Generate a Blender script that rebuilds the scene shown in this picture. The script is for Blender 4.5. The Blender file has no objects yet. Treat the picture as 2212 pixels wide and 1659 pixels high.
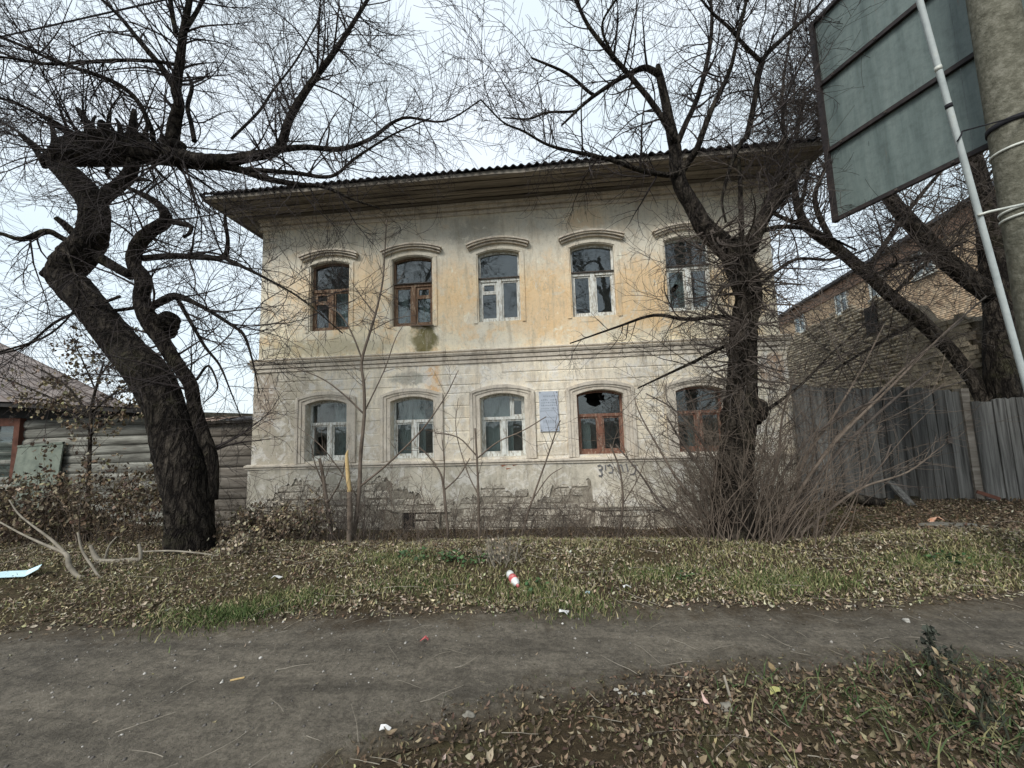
import bpy, math, random
import numpy as np
from mathutils import Matrix, Vector
rng = np.random.default_rng(7)
random.seed(7)
scene = bpy.context.scene
COL = scene.collection

# ---------------------------------------------------------------- camera
PITCH, YAW, ROLL = 0.1019, -0.0880, 0.0316
DIST, CZ = 8.6, 1.62
FPX = 1450.0 * 2212 / 3840          # focal length in pixels of a 2212 px wide picture
def _cam_rows():
    cy, sy = math.cos(YAW), math.sin(YAW)
    A = np.array([[cy, -sy, 0], [sy, cy, 0], [0, 0, 1]])
    cp, sp = math.cos(PITCH), math.sin(PITCH)
    B = np.array([[1, 0, 0], [0, cp, sp], [0, -sp, cp]])
    cr, sr = math.cos(ROLL), math.sin(ROLL)
    C = np.array([[cr, 0, -sr], [0, 1, 0], [sr, 0, cr]])
    return C @ B @ A
CM = _cam_rows()
C0 = np.array([0.0, -DIST, CZ])
cam_data = bpy.data.cameras.new('camera')
cam_data.sensor_width = 36.0
cam_data.lens = 1450.0 / 3840 * 36.0
cam_data.clip_start = 0.05
cam_data.clip_end = 2000
cam = bpy.data.objects.new('camera', cam_data)
COL.objects.link(cam)
mw = Matrix.Identity(4)
for i in range(3):
    mw[i][0], mw[i][1], mw[i][2], mw[i][3] = CM[0][i], CM[2][i], -CM[1][i], C0[i]
cam.matrix_world = mw
scene.camera = cam

# ---------------------------------------------------------------- world, sun, exposure
SUN_EL, SUN_AZ = math.radians(43), math.radians(205)   # azimuth from +y clockwise: behind the camera, a little left
world = bpy.data.worlds.new('World')
scene.world = world
world.use_nodes = True
wn = world.node_tree
wn.nodes.clear()
sky = wn.nodes.new('ShaderNodeTexSky')
sky.sky_type = 'NISHITA'
sky.sun_disc = False
sky.sun_elevation = SUN_EL
sky.sun_rotation = SUN_AZ
sky.air_density = 1.0
sky.dust_density = 2.0
cl_n = wn.nodes.new('ShaderNodeTexNoise')          # an even cloud layer, faintly mottled
cl_n.inputs['Scale'].default_value = 2.2
cl_n.inputs['Detail'].default_value = 4
cl_t = wn.nodes.new('ShaderNodeTexCoord')
wn.links.new(cl_t.outputs['Generated'], cl_n.inputs['Vector'])
cl_r = wn.nodes.new('ShaderNodeValToRGB')
cl_r.color_ramp.elements[0].position = 0.3
cl_r.color_ramp.elements[0].color = (4.0, 4.72, 5.05, 1)
cl_r.color_ramp.elements[1].position = 0.72
cl_r.color_ramp.elements[1].color = (5.1, 5.45, 5.8, 1)
wn.links.new(cl_n.outputs['Fac'], cl_r.inputs['Fac'])
mixw = wn.nodes.new('ShaderNodeMix')
mixw.data_type = 'RGBA'
mixw.inputs['Factor'].default_value = 0.86
wn.links.new(sky.outputs['Color'], mixw.inputs['A'])
wn.links.new(cl_r.outputs['Color'], mixw.inputs['B'])
bg = wn.nodes.new('ShaderNodeBackground')
bg.inputs['Strength'].default_value = 0.1
wn.links.new(mixw.outputs['Result'], bg.inputs['Color'])
wo = wn.nodes.new('ShaderNodeOutputWorld')
wn.links.new(bg.outputs['Background'], wo.inputs['Surface'])
sun_data = bpy.data.lights.new('sun', 'SUN')
sun_data.energy = 1.5
sun_data.angle = math.radians(20)
sun_data.color = (1.0, 0.965, 0.91)
sun = bpy.data.objects.new('sun', sun_data)
COL.objects.link(sun)
sdir = Vector((math.sin(SUN_AZ) * math.cos(SUN_EL), math.cos(SUN_AZ) * math.cos(SUN_EL), math.sin(SUN_EL)))
sun.rotation_euler = sdir.to_track_quat('Z', 'Y').to_euler()
sun.location = sdir * 40
vs = scene.view_settings
scene.display_settings.display_device = 'sRGB'
vs.view_transform = 'Standard'
vs.look = 'None'
vs.exposure = 1.12
vs.gamma = 1.0
vs.use_curve_mapping = False
scene.cycles.max_bounces = 6
scene.cycles.transparent_max_bounces = 12

# ---------------------------------------------------------------- pixels (2212 x 1659) to directions
def ray(u, v):
    return CM.T @ np.array([(u - 1106) / FPX, 1.0, -(v - 829.5) / FPX])
def on_y(u, v, y=0.0):
    d = ray(u, v)
    return C0 + (y + DIST) / d[1] * d
def on_z(u, v, z=0.0):
    d = ray(u, v)
    return C0 + (z - CZ) / d[2] * d
def on_wall(u, v, p0, dirh):
    """ray meets the vertical plane through p0 along the horizontal direction dirh: (run along the wall, z)"""
    n = np.array([-dirh[1], dirh[0], 0.0])
    d = ray(u, v)
    p = C0 + d * (np.dot(n, p0 - C0) / np.dot(n, d))
    return float(np.dot(p - p0, dirh)), float(p[2])
def px_size(p, w):
    """a width of w pixels at the world point p, in metres"""
    q = CM @ (np.asarray(p) - C0)
    return w / FPX * q[1] * math.cos(math.atan2(abs(q[0]), q[1]))

# ---------------------------------------------------------------- helpers: objects
def tag(o, label=None, cat=None, group=None, kind=None):
    if label: o['label'] = label
    if cat: o['category'] = cat
    if group: o['group'] = group
    if kind: o['kind'] = kind
    return o
def world_of(p):
    """world matrix of an object that is only moved, never turned, before its parts are attached"""
    m = p.matrix_parent_inverse @ Matrix.Translation(p.location) if p.parent else Matrix.Translation(p.location)
    return world_of(p.parent) @ m if p.parent else m
def attach(o, parent):
    o.parent = parent
    o.matrix_parent_inverse = world_of(parent).inverted()
def empty(name, loc, label, cat, group=None):
    o = bpy.data.objects.new(name, None)
    o.location = Vector([float(c) for c in loc])
    COL.objects.link(o)
    return tag(o, label, cat, group)
def link(name, me, material=None, parent=None):
    if material is not None and not me.materials:
        me.materials.append(material)
    o = bpy.data.objects.new(name, me)
    COL.objects.link(o)
    if parent is not None:
        attach(o, parent)
    return o
class G:
    """collects vertices and faces of one mesh, in world coordinates"""
    def __init__(s): s.v = []; s.f = []
    def add(s, verts, faces):
        b = len(s.v)
        s.v += [tuple(float(c) for c in p) for p in verts]
        s.f += [tuple(b + i for i in f) for f in faces]
        return s
    def box(s, x0, x1, y0, y1, z0, z1):
        return s.add([(x0,y0,z0),(x1,y0,z0),(x1,y1,z0),(x0,y1,z0),(x0,y0,z1),(x1,y0,z1),(x1,y1,z1),(x0,y1,z1)],
                     [(0,3,2,1),(4,5,6,7),(0,1,5,4),(1,2,6,5),(2,3,7,6),(3,0,4,7)])
    def strip(s, outer, inner, y0, y1, closed=True):
        """two matching outlines in x,z; the band between them from y0 (front) to y1 (back)"""
        n = len(outer)
        vs = [(x, y0, z) for x, z in outer] + [(x, y0, z) for x, z in inner] + [(x, y1, z) for x, z in outer] + [(x, y1, z) for x, z in inner]
        fs = []
        for i in range(n if closed else n - 1):
            j = (i + 1) % n
            fs += [(i, j, n + j, n + i), (2*n + j, 2*n + i, 3*n + i, 3*n + j), (j, i, 2*n + i, 2*n + j), (n + i, n + j, 3*n + j, 3*n + i)]
        if not closed:
            fs += [(0, n, 3*n, 2*n), (n - 1, 3*n - 1, 4*n - 1, 2*n - 1)]
        return s.add(vs, fs)
    def plate(s, outline, y0, y1):
        n = len(outline)
        vs = [(x, y0, z) for x, z in outline] + [(x, y1, z) for x, z in outline]
        fs = [tuple(range(n)), tuple(range(2*n - 1, n - 1, -1))] + [((i + 1) % n, i, n + i, n + (i + 1) % n) for i in range(n)]
        return s.add(vs, fs)
    def prism_x(s, prof, x0, x1):
        """profile in y,z swept along x"""
        n = len(prof)
        vs = [(x0, y, z) for y, z in prof] + [(x1, y, z) for y, z in prof]
        fs = [tuple(range(n)), tuple(range(2*n - 1, n - 1, -1))] + [((i + 1) % n, i, n + i, n + (i + 1) % n) for i in range(n)]
        return s.add(vs, fs)
    def build(s, name, material, parent=None, smooth=False):
        me = bpy.data.meshes.new(name)
        me.from_pydata(s.v, [], s.f)
        me.update()
        if smooth: me.shade_smooth()
        return link(name, me, material, parent)
def np_mesh(name, V, F, material, parent=None, smooth=True, colors=None):
    """big meshes: V (n,3), F (m,k) with one k"""
    V = np.asarray(V, np.float32); F = np.asarray(F, np.int32)
    me = bpy.data.meshes.new(name)
    me.vertices.add(len(V)); me.vertices.foreach_set('co', V.ravel())
    k = F.shape[1]
    me.loops.add(F.size); me.loops.foreach_set('vertex_index', F.ravel())
    me.polygons.add(len(F))
    me.polygons.foreach_set('loop_start', np.arange(0, F.size, k, dtype=np.int32))
    me.polygons.foreach_set('loop_total', np.full(len(F), k, np.int32))
    if colors is not None:
        at = me.color_attributes.new('tint', 'FLOAT_COLOR', 'POINT')
        at.data.foreach_set('color', np.asarray(colors, np.float32).ravel())
    me.update(calc_edges=True)
    if smooth: me.shade_smooth()
    return link(name, me, material, parent)
def tubes_geo(P, Rr, sides=3):
    """P (N,S,3), Rr (N,S): open tubes"""
    N, S, _ = P.shape
    T = np.gradient(P, axis=1)
    T /= np.linalg.norm(T, axis=2, keepdims=True) + 1e-9
    mean = T.mean(1)
    ax = np.eye(3)[np.argmin(np.abs(mean), axis=1)][:, None, :]
    n1 = np.cross(T, np.broadcast_to(ax, T.shape)); n1 /= np.linalg.norm(n1, axis=2, keepdims=True) + 1e-9
    n2 = np.cross(T, n1)
    a = np.arange(sides) * 2 * math.pi / sides
    V = P[:, :, None, :] + Rr[:, :, None, None] * (np.cos(a)[None, None, :, None] * n1[:, :, None, :] + np.sin(a)[None, None, :, None] * n2[:, :, None, :])
    base = (np.arange(N) * S * sides)[:, None, None] + (np.arange(S - 1) * sides)[None, :, None]
    i = np.arange(sides)[None, None, :]; j = (np.arange(sides) + 1) % sides
    j = j[None, None, :]
    F = np.stack([base + i, base + j, base + sides + j, base + sides + i], -1).reshape(-1, 4)
    return V.reshape(-1, 3), F
def join_geo(parts):
    Vs, Fs, b = [], [], 0
    for V, F in parts:
        Vs.append(V); Fs.append(F + b); b += len(V)
    return np.concatenate(Vs), np.concatenate(Fs)

# ---------------------------------------------------------------- helpers: materials
def new_mat(name):
    m = bpy.data.materials.new(name)
    m.use_nodes = True
    nt = m.node_tree
    nt.nodes.clear()
    out = nt.nodes.new('ShaderNodeOutputMaterial')
    bs = nt.nodes.new('ShaderNodeBsdfPrincipled')
    nt.links.new(bs.outputs[0], out.inputs[0])
    return m, nt, bs
def coords(nt, stretch=(1, 1, 1), kind='Object'):
    tc = nt.nodes.new('ShaderNodeTexCoord')
    mp = nt.nodes.new('ShaderNodeMapping')
    mp.inputs['Scale'].default_value = stretch
    nt.links.new(tc.outputs[kind], mp.inputs['Vector'])
    return mp.outputs['Vector']
def noise(nt, vec, scale, detail=6, rough=0.6, dist=0.0):
    n = nt.nodes.new('ShaderNodeTexNoise')
    n.inputs['Scale'].default_value = scale
    n.inputs['Detail'].default_value = detail
    n.inputs['Roughness'].default_value = rough
    n.inputs['Distortion'].default_value = dist
    nt.links.new(vec, n.inputs['Vector'])
    return n.outputs['Fac']
def ramp(nt, fac, stops):
    r = nt.nodes.new('ShaderNodeValToRGB')
    els = r.color_ramp.elements
    while len(els) < len(stops): els.new(0.5)
    for e, (p, c) in zip(els, stops):
        e.position = p
        e.color = (c[0], c[1], c[2], 1) if hasattr(c, '__len__') else (c, c, c, 1)
    nt.links.new(fac, r.inputs['Fac'])
    return r.outputs['Color']
def mix(nt, fac, a, b, mode='MIX'):
    m = nt.nodes.new('ShaderNodeMix')
    m.data_type = 'RGBA'; m.blend_type = mode
    for key, val in (('Factor', fac), ('A', a), ('B', b)):
        sock = m.inputs[key]
        if isinstance(val, bpy.types.NodeSocket): nt.links.new(val, sock)
        elif key == 'Factor': sock.default_value = val
        else: sock.default_value = (*val, 1)
    return m.outputs['Result']
def math_n(nt, op, a, b=None, clamp=False):
    m = nt.nodes.new('ShaderNodeMath')
    m.operation = op; m.use_clamp = clamp
    for i, val in enumerate((a, b)):
        if val is None: continue
        if isinstance(val, bpy.types.NodeSocket): nt.links.new(val, m.inputs[i])
        else: m.inputs[i].default_value = val
    return m.outputs[0]
def bump(nt, bs, height, strength=0.3, dist=0.02):
    b = nt.nodes.new('ShaderNodeBump')
    b.inputs['Strength'].default_value = strength
    b.inputs['Distance'].default_value = dist
    nt.links.new(height, b.inputs['Height'])
    nt.links.new(b.outputs[0], bs.inputs['Normal'])
def finish(nt, bs, col, rough=0.85, spec=0.25):
    if isinstance(col, bpy.types.NodeSocket): nt.links.new(col, bs.inputs['Base Color'])
    else: bs.inputs['Base Color'].default_value = (*col, 1)
    bs.inputs['Roughness'].default_value = rough
    bs.inputs['Specular IOR Level'].default_value = spec
def obj_rand(nt):
    return nt.nodes.new('ShaderNodeObjectInfo').outputs['Random']
def M_noise(name, stops, scale=4, detail=8, stretch=(1, 1, 1), rough=0.85, bstr=0.4, bdist=0.01, bscale=None, spec=0.2, vary=0.0):
    m, nt, bs = new_mat(name)
    v = coords(nt, stretch)
    f = noise(nt, v, scale, detail, 0.65)
    c = ramp(nt, f, stops)
    if vary:
        k = math_n(nt, 'MULTIPLY_ADD', obj_rand(nt), 2 * vary)
        nt.nodes[-1].inputs[2].default_value = 1 - vary
        c2 = nt.nodes.new('ShaderNodeVectorMath'); c2.operation = 'SCALE'
        nt.links.new(c, c2.inputs[0]); nt.links.new(k, c2.inputs['Scale'])
        c = c2.outputs[0]
    finish(nt, bs, c, rough, spec)
    bump(nt, bs, noise(nt, v, bscale or scale * 3, 8, 0.7), bstr, bdist)
    return m
def M_tint(name, rough=0.8, trans=0.0, spec=0.2):
    """colour of each leaf or blade from its own attribute"""
    m, nt, bs = new_mat(name)
    a = nt.nodes.new('ShaderNodeAttribute'); a.attribute_name = 'tint'
    n = noise(nt, coords(nt), 60, 3)
    c = mix(nt, 0.5, a.outputs['Color'], ramp(nt, n, [(0.3, 0.45), (0.7, 1.0)]), 'MULTIPLY')
    finish(nt, bs, c, rough, spec)
    return m
def pos_mask(nt, centre, radii, soft=0.5):
    """1 inside an ellipsoid of the place, 0 outside, ragged edge: for a stain of its own shape"""
    tc = nt.nodes.new('ShaderNodeTexCoord')
    mp = nt.nodes.new('ShaderNodeMapping')
    mp.inputs['Location'].default_value = tuple(-c / r for c, r in zip(centre, radii))
    mp.inputs['Scale'].default_value = tuple(1.0 / r for r in radii)
    nt.links.new(tc.outputs['Object'], mp.inputs['Vector'])
    ln = nt.nodes.new('ShaderNodeVectorMath'); ln.operation = 'LENGTH'
    nt.links.new(mp.outputs['Vector'], ln.inputs[0])
    nz = noise(nt, tc.outputs['Object'], 2.6, 10, 0.78, 0.6)
    s = math_n(nt, 'ADD', ln.outputs['Value'], math_n(nt, 'MULTIPLY', math_n(nt, 'SUBTRACT', nz, 0.5), 2.6))
    mr = nt.nodes.new('ShaderNodeMapRange')
    mr.inputs['From Min'].default_value = 1.0 + soft / 2; mr.inputs['From Max'].default_value = 1.0 - soft / 2
    nt.links.new(s, mr.inputs['Value'])
    return mr.outputs[0]
# ---------------------------------------------------------------- materials
def make_plaster(name, base, grey, ochre, dirt, ochre_amt, stains=(), extra=None, white=0.0):
    m, nt, bs = new_mat(name)
    v = coords(nt)
    vs_ = coords(nt, (1.0, 1.0, 0.22))              # rain streaks run down
    big = noise(nt, v, 0.55, 5, 0.6, 0.4)
    mid = noise(nt, v, 2.3, 8, 0.7, 0.3)
    fine = noise(nt, v, 14, 8, 0.75)
    streak = noise(nt, vs_, 5.5, 6, 0.7)
    c = mix(nt, ramp(nt, big, [(0.36, 0.0), (0.60, 1.0)]), base, grey)
    om = math_n(nt, 'MULTIPLY', ramp(nt, mid, [(0.50, 0.0), (0.60, 1.0)]), ochre_amt)
    c = mix(nt, om, c, ochre)
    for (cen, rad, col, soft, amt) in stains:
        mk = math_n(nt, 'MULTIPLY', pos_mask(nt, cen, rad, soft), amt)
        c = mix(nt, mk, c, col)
    # coats of old limewash flaked off in sharp-edged patches
    fl = noise(nt, v, 1.7, 12, 0.72, 1.2)
    c = mix(nt, math_n(nt, 'MULTIPLY', ramp(nt, fl, [(0.555, 0.0), (0.575, 1.0)]), 0.55), c, grey)
    fl2 = noise(nt, coords(nt, (1.1, 1.1, 0.8)), 4.3, 12, 0.74, 0.8)
    c = mix(nt, math_n(nt, 'MULTIPLY', ramp(nt, fl2, [(0.60, 0.0), (0.625, 1.0)]), 0.6), c, tuple(min(0.78, k * 1.28 + 0.03) for k in grey))
    c = mix(nt, math_n(nt, 'MULTIPLY', ramp(nt, fl2, [(0.37, 1.0), (0.40, 0.0)]), 0.45), c, dirt)
    c = mix(nt, math_n(nt, 'MULTIPLY', ramp(nt, streak, [(0.50, 0.0), (0.68, 1.0)]), 0.7), c, dirt)
    drip = noise(nt, coords(nt, (1.0, 1.0, 0.07)), 9.0, 6, 0.7)
    c = mix(nt, math_n(nt, 'MULTIPLY', math_n(nt, 'MULTIPLY', ramp(nt, drip, [(0.54, 0.0), (0.66, 1.0)]), ramp(nt, mid, [(0.42, 0.0), (0.58, 1.0)])), 0.55), c, dirt)
    if white:
        c = mix(nt, math_n(nt, 'MULTIPLY', ramp(nt, noise(nt, v, 3.1, 12, 0.75, 0.8), [(0.53, 0.0), (0.56, 1.0)]), white), c, (0.72, 0.70, 0.655))
    if extra: c = extra(nt, v, c)
    c = mix(nt, 0.6, c, ramp(nt, fine, [(0.30, 0.55), (0.48, 1.06)]), 'MULTIPLY')
    c = mix(nt, 0.5, c, ramp(nt, noise(nt, v, 55, 4, 0.8), [(0.34, 0.4), (0.44, 1.06)]), 'MULTIPLY')
    crack = nt.nodes.new('ShaderNodeTexVoronoi')
    crack.feature = 'DISTANCE_TO_EDGE'
    crack.inputs['Scale'].default_value = 1.1
    wv = nt.nodes.new('ShaderNodeVectorMath'); wv.operation = 'ADD'
    nz = nt.nodes.new('ShaderNodeTexNoise'); nz.inputs['Scale'].default_value = 3; nz.inputs['Detail'].default_value = 6
    nt.links.new(v, nz.inputs['Vector']); nt.links.new(v, wv.inputs[0]); nt.links.new(nz.outputs['Color'], wv.inputs[1])
    nt.links.new(wv.outputs[0], crack.inputs['Vector'])
    cm = math_n(nt, 'MULTIPLY', ramp(nt, crack.outputs['Distance'], [(0.0, 1.0), (0.012, 0.0)]), ramp(nt, big, [(0.48, 0.0), (0.62, 0.5)]))
    c = mix(nt, cm, c, (0.12, 0.10, 0.08))
    finish(nt, bs, c, 0.92, 0.12)
    h = math_n(nt, 'ADD', math_n(nt, 'MULTIPLY', mid, 1.5), math_n(nt, 'MULTIPLY', fine, 0.6))
    bump(nt, bs, h, 0.5, 0.025)
    return m
OCHRE = (0.69, 0.485, 0.265)
mat_plaster_up = make_plaster('plaster_cream', (0.78, 0.685, 0.49), (0.64, 0.60, 0.50), (0.70, 0.50, 0.28), (0.38, 0.34, 0.265), 0.65, stains=(
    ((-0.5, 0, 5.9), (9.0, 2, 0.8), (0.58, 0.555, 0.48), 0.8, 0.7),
    ((0.1, 0, 4.35), (1.0, 2, 0.85), OCHRE, 0.7, 0.75), ((2.2, 0, 4.4), (0.75, 2, 0.8), OCHRE, 0.6, 0.8),
    ((4.3, 0, 4.5), (0.5, 2, 0.9), OCHRE, 0.6, 0.7), ((-2.0, 0, 4.6), (0.6, 2, 0.75), OCHRE, 0.7, 0.6), ((-4.1, 0, 4.9), (0.45, 2, 0.75), OCHRE, 0.7, 0.55),
    ((-5.9, 0, 4.9), (0.5, 2, 0.5), OCHRE, 0.7, 0.4), ((1.0, 0, 6.25), (0.5, 2, 0.25), OCHRE, 0.6, 0.5),
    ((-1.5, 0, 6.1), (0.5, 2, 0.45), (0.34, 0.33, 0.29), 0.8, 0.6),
    ((-2.74, 0, 3.62), (0.30, 2, 0.42), (0.105, 0.095, 0.03), 0.5, 0.92), ((-5.2, 0, 3.55), (1.9, 2, 0.22), (0.36, 0.33, 0.22), 0.9, 0.6)))
mat_plaster_low = make_plaster('plaster_pale', (0.82, 0.74, 0.585), (0.71, 0.655, 0.55), (0.66, 0.53, 0.35), (0.42, 0.375, 0.31), 0.35, white=0.6, stains=(
    ((-6.3, 0, 1.9), (1.1, 2, 2.2), (0.36, 0.325, 0.255), 0.9, 0.75),
    ((-2.55, 0, 2.7), (0.16, 2, 0.5), (0.63, 0.40, 0.20), 0.7, 0.85), ((-3.1, 0, 2.72), (0.42, 2, 0.14), (0.33, 0.33, 0.29), 0.4, 0.8),
    ((-6.6, 0, 2.3), (0.25, 2, 0.7), (0.30, 0.22, 0.17), 0.8, 0.6), ((4.75, 0, 2.6), (0.3, 2, 0.35), (0.33, 0.20, 0.13), 0.5, 0.8),
    ((0.0, 0, 1.0), (9.0, 2, 0.16), (0.46, 0.41, 0.33), 0.9, 0.55), ((-4.0, 0, 1.3), (1.6, 2, 0.6), (0.50, 0.45, 0.365), 0.9, 0.6)))
mat_plinth_plaster = make_plaster('plinth_plaster', (0.58, 0.535, 0.44), (0.40, 0.375, 0.31), (0.46, 0.40, 0.30), (0.22, 0.20, 0.165), 0.3, white=0.45)
mat_mortar = M_noise('rubble_mortar', [(0.3, (0.16, 0.14, 0.11)), (0.7, (0.38, 0.345, 0.28))], 9, bstr=0.9, bdist=0.03)
mat_stone = M_noise('plinth_stone', [(0.3, (0.22, 0.195, 0.155)), (0.48, (0.36, 0.325, 0.265)), (0.55, (0.42, 0.385, 0.32)), (0.60, (0.60, 0.56, 0.475))], 6, bstr=0.8, bdist=0.02, vary=0.35)
mat_moulding = make_plaster('moulding_plaster', (0.68, 0.615, 0.51), (0.56, 0.51, 0.435), (0.56, 0.46, 0.33), (0.28, 0.24, 0.195), 0.3)
mat_interior = M_noise('room_plaster', [(0.3, (0.16, 0.16, 0.15)), (0.7, (0.26, 0.26, 0.25))], 2)
mat_soffit = M_noise('old_eave_board', [(0.3, (0.085, 0.074, 0.06)), (0.5, (0.19, 0.17, 0.142)), (0.75, (0.33, 0.305, 0.26))], 3, stretch=(0.25, 3, 3), bstr=0.8, vary=0.4)
mat_slate = M_noise('asbestos_slate', [(0.3, (0.025, 0.026, 0.03)), (0.7, (0.09, 0.09, 0.095))], 6, bstr=0.5, vary=0.2)
mat_brick = M_noise('red_brick', [(0.3, (0.20, 0.075, 0.045)), (0.7, (0.36, 0.17, 0.10))], 12, vary=0.3)
def make_paint(name, paint, wood, amt):
    m, nt, bs = new_mat(name)
    v = coords(nt, (6, 6, 1))
    f = noise(nt, v, 4, 8, 0.75, 0.3)
    c = mix(nt, ramp(nt, f, [(amt, 0.0), (amt + 0.05, 1.0)]), wood, paint)
    c = mix(nt, 0.5, c, ramp(nt, noise(nt, coords(nt), 9, 6), [(0.3, 0.55), (0.6, 1.0)]), 'MULTIPLY')
    finish(nt, bs, c, 0.7, 0.25)
    bump(nt, bs, f, 0.5, 0.004)
    return m
mat_white_paint = make_paint('peeling_white_paint', (0.70, 0.715, 0.675), (0.40, 0.37, 0.31), 0.45)
mat_brown_paint = make_paint('weathered_brown_paint', (0.155, 0.092, 0.056), (0.30, 0.23, 0.16), 0.43)
mat_red_paint = make_paint('faded_red_brown_paint', (0.205, 0.10, 0.068), (0.34, 0.25, 0.19), 0.42)
mat_tin = M_noise('dark_tin', [(0.3, (0.035, 0.032, 0.03)), (0.7, (0.12, 0.10, 0.085))], 8, rough=0.6)
def make_glass(name, dirt):
    m, nt, bs = new_mat(name)
    out = [n for n in nt.nodes if n.type == 'OUTPUT_MATERIAL'][0]
    nt.nodes.remove(bs)
    tr = nt.nodes.new('ShaderNodeBsdfTransparent'); tr.inputs['Color'].default_value = (0.62, 0.68, 0.68, 1)
    gl = nt.nodes.new('ShaderNodeBsdfGlossy'); gl.inputs['Roughness'].default_value = 0.03
    gl.inputs['Color'].default_value = (0.95, 0.98, 1.0, 1)
    lw = nt.nodes.new('ShaderNodeLayerWeight'); lw.inputs['Blend'].default_value = 0.5
    sch = math_n(nt, 'MULTIPLY_ADD', math_n(nt, 'POWER', lw.outputs['Facing'], 5.0), 0.9)
    nt.nodes[-1].inputs[2].default_value = 0.075
    mx = nt.nodes.new('ShaderNodeMixShader')
    nt.links.new(sch, mx.inputs['Fac']); nt.links.new(tr.outputs[0], mx.inputs[1]); nt.links.new(gl.outputs[0], mx.inputs[2])
    df = nt.nodes.new('ShaderNodeBsdfDiffuse'); df.inputs['Color'].default_value = (0.25, 0.27, 0.27, 1)
    mx2 = nt.nodes.new('ShaderNodeMixShader')
    v = coords(nt, (1, 1, 0.5))
    fac = math_n(nt, 'MULTIPLY', ramp(nt, noise(nt, v, 7, 8, 0.7), [(0.35, 0.2), (0.75, 1.0)]), dirt)
    nt.links.new(fac, mx2.inputs['Fac']); nt.links.new(mx.outputs[0], mx2.inputs[1]); nt.links.new(df.outputs[0], mx2.inputs[2])
    nt.links.new(mx2.outputs[0], out.inputs[0])
    # old drawn glass is not flat
    b = nt.nodes.new('ShaderNodeBump'); b.inputs['Strength'].default_value = 0.08; b.inputs['Distance'].default_value = 0.02
    nt.links.new(noise(nt, coords(nt), 4.0, 2), b.inputs['Height'])
    nt.links.new(b.outputs[0], gl.inputs['Normal'])
    return m
mat_glass = make_glass('dusty_window_glass', 0.10)
mat_curtain = M_noise('grey_lace_curtain', [(0.3, (0.42, 0.43, 0.43)), (0.7, (0.66, 0.67, 0.66))], 30, stretch=(3, 1, 0.3))
mat_soot_shade = M_noise('soot_and_shade', [(0.3, (0.01, 0.01, 0.01)), (0.7, (0.03, 0.028, 0.026))], 10)  # sooty pipe; also near-black standing in for shade in holes, under the eave
mat_plaque = M_noise('grey_enamel_plaque', [(0.3, (0.36, 0.40, 0.46)), (0.7, (0.52, 0.56, 0.63))], 6, rough=0.5, bstr=0.15, spec=0.4)
mat_letter = M_noise('faded_lettering', [(0.3, (0.20, 0.23, 0.27)), (0.7, (0.34, 0.38, 0.42))], 20)
mat_spray = M_noise('grey_spray_paint', [(0.3, (0.07, 0.072, 0.08)), (0.7, (0.26, 0.26, 0.26))], 16, bstr=0.05)
mat_spray_bg = M_noise('pale_overpaint', [(0.3, (0.42, 0.43, 0.42)), (0.7, (0.52, 0.53, 0.52))], 6, bstr=0.2)
# wood, metal, concrete
mat_log = M_noise('grey_log', [(0.32, (0.06, 0.056, 0.048)), (0.5, (0.18, 0.178, 0.155)), (0.70, (0.34, 0.34, 0.30))], 3, stretch=(0.35, 4, 4), bstr=0.9, bdist=0.02, vary=0.25)
mat_old_log = M_noise('brown_grey_log', [(0.3, (0.075, 0.062, 0.05)), (0.5, (0.17, 0.15, 0.125)), (0.75, (0.28, 0.255, 0.22))], 3, stretch=(0.35, 4, 4), bstr=0.9, bdist=0.02, vary=0.3)
mat_fence = M_noise('grey_weathered_board', [(0.32, (0.022, 0.021, 0.019)), (0.50, (0.085, 0.083, 0.077)), (0.74, (0.165, 0.162, 0.15))], 2.5, stretch=(7, 7, 0.3), bstr=1.0, vary=0.4)
mat_rust_roof = M_noise('rusty_roof_sheet', [(0.25, (0.055, 0.038, 0.030)), (0.5, (0.11, 0.083, 0.070)), (0.78, (0.21, 0.18, 0.16))], 2.2, bstr=0.3, rough=0.55, spec=0.5, vary=0.15)
mat_scrap = M_noise('scrap_roofing', [(0.3, (0.10, 0.07, 0.06)), (0.7, (0.45, 0.36, 0.30))], 7, vary=0.3)
mat_green_board = M_noise('faded_green_board', [(0.3, (0.10, 0.12, 0.10)), (0.7, (0.20, 0.225, 0.185))], 5)
mat_red_board = M_noise('red_brown_board', [(0.3, (0.06, 0.026, 0.018)), (0.7, (0.13, 0.058, 0.040))], 5)
mat_concrete = M_noise('rough_concrete', [(0.3, (0.075, 0.072, 0.052)), (0.5, (0.14, 0.136, 0.104)), (0.72, (0.25, 0.242, 0.195))], 14, bstr=1.0, bdist=0.02, bscale=30)
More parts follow.
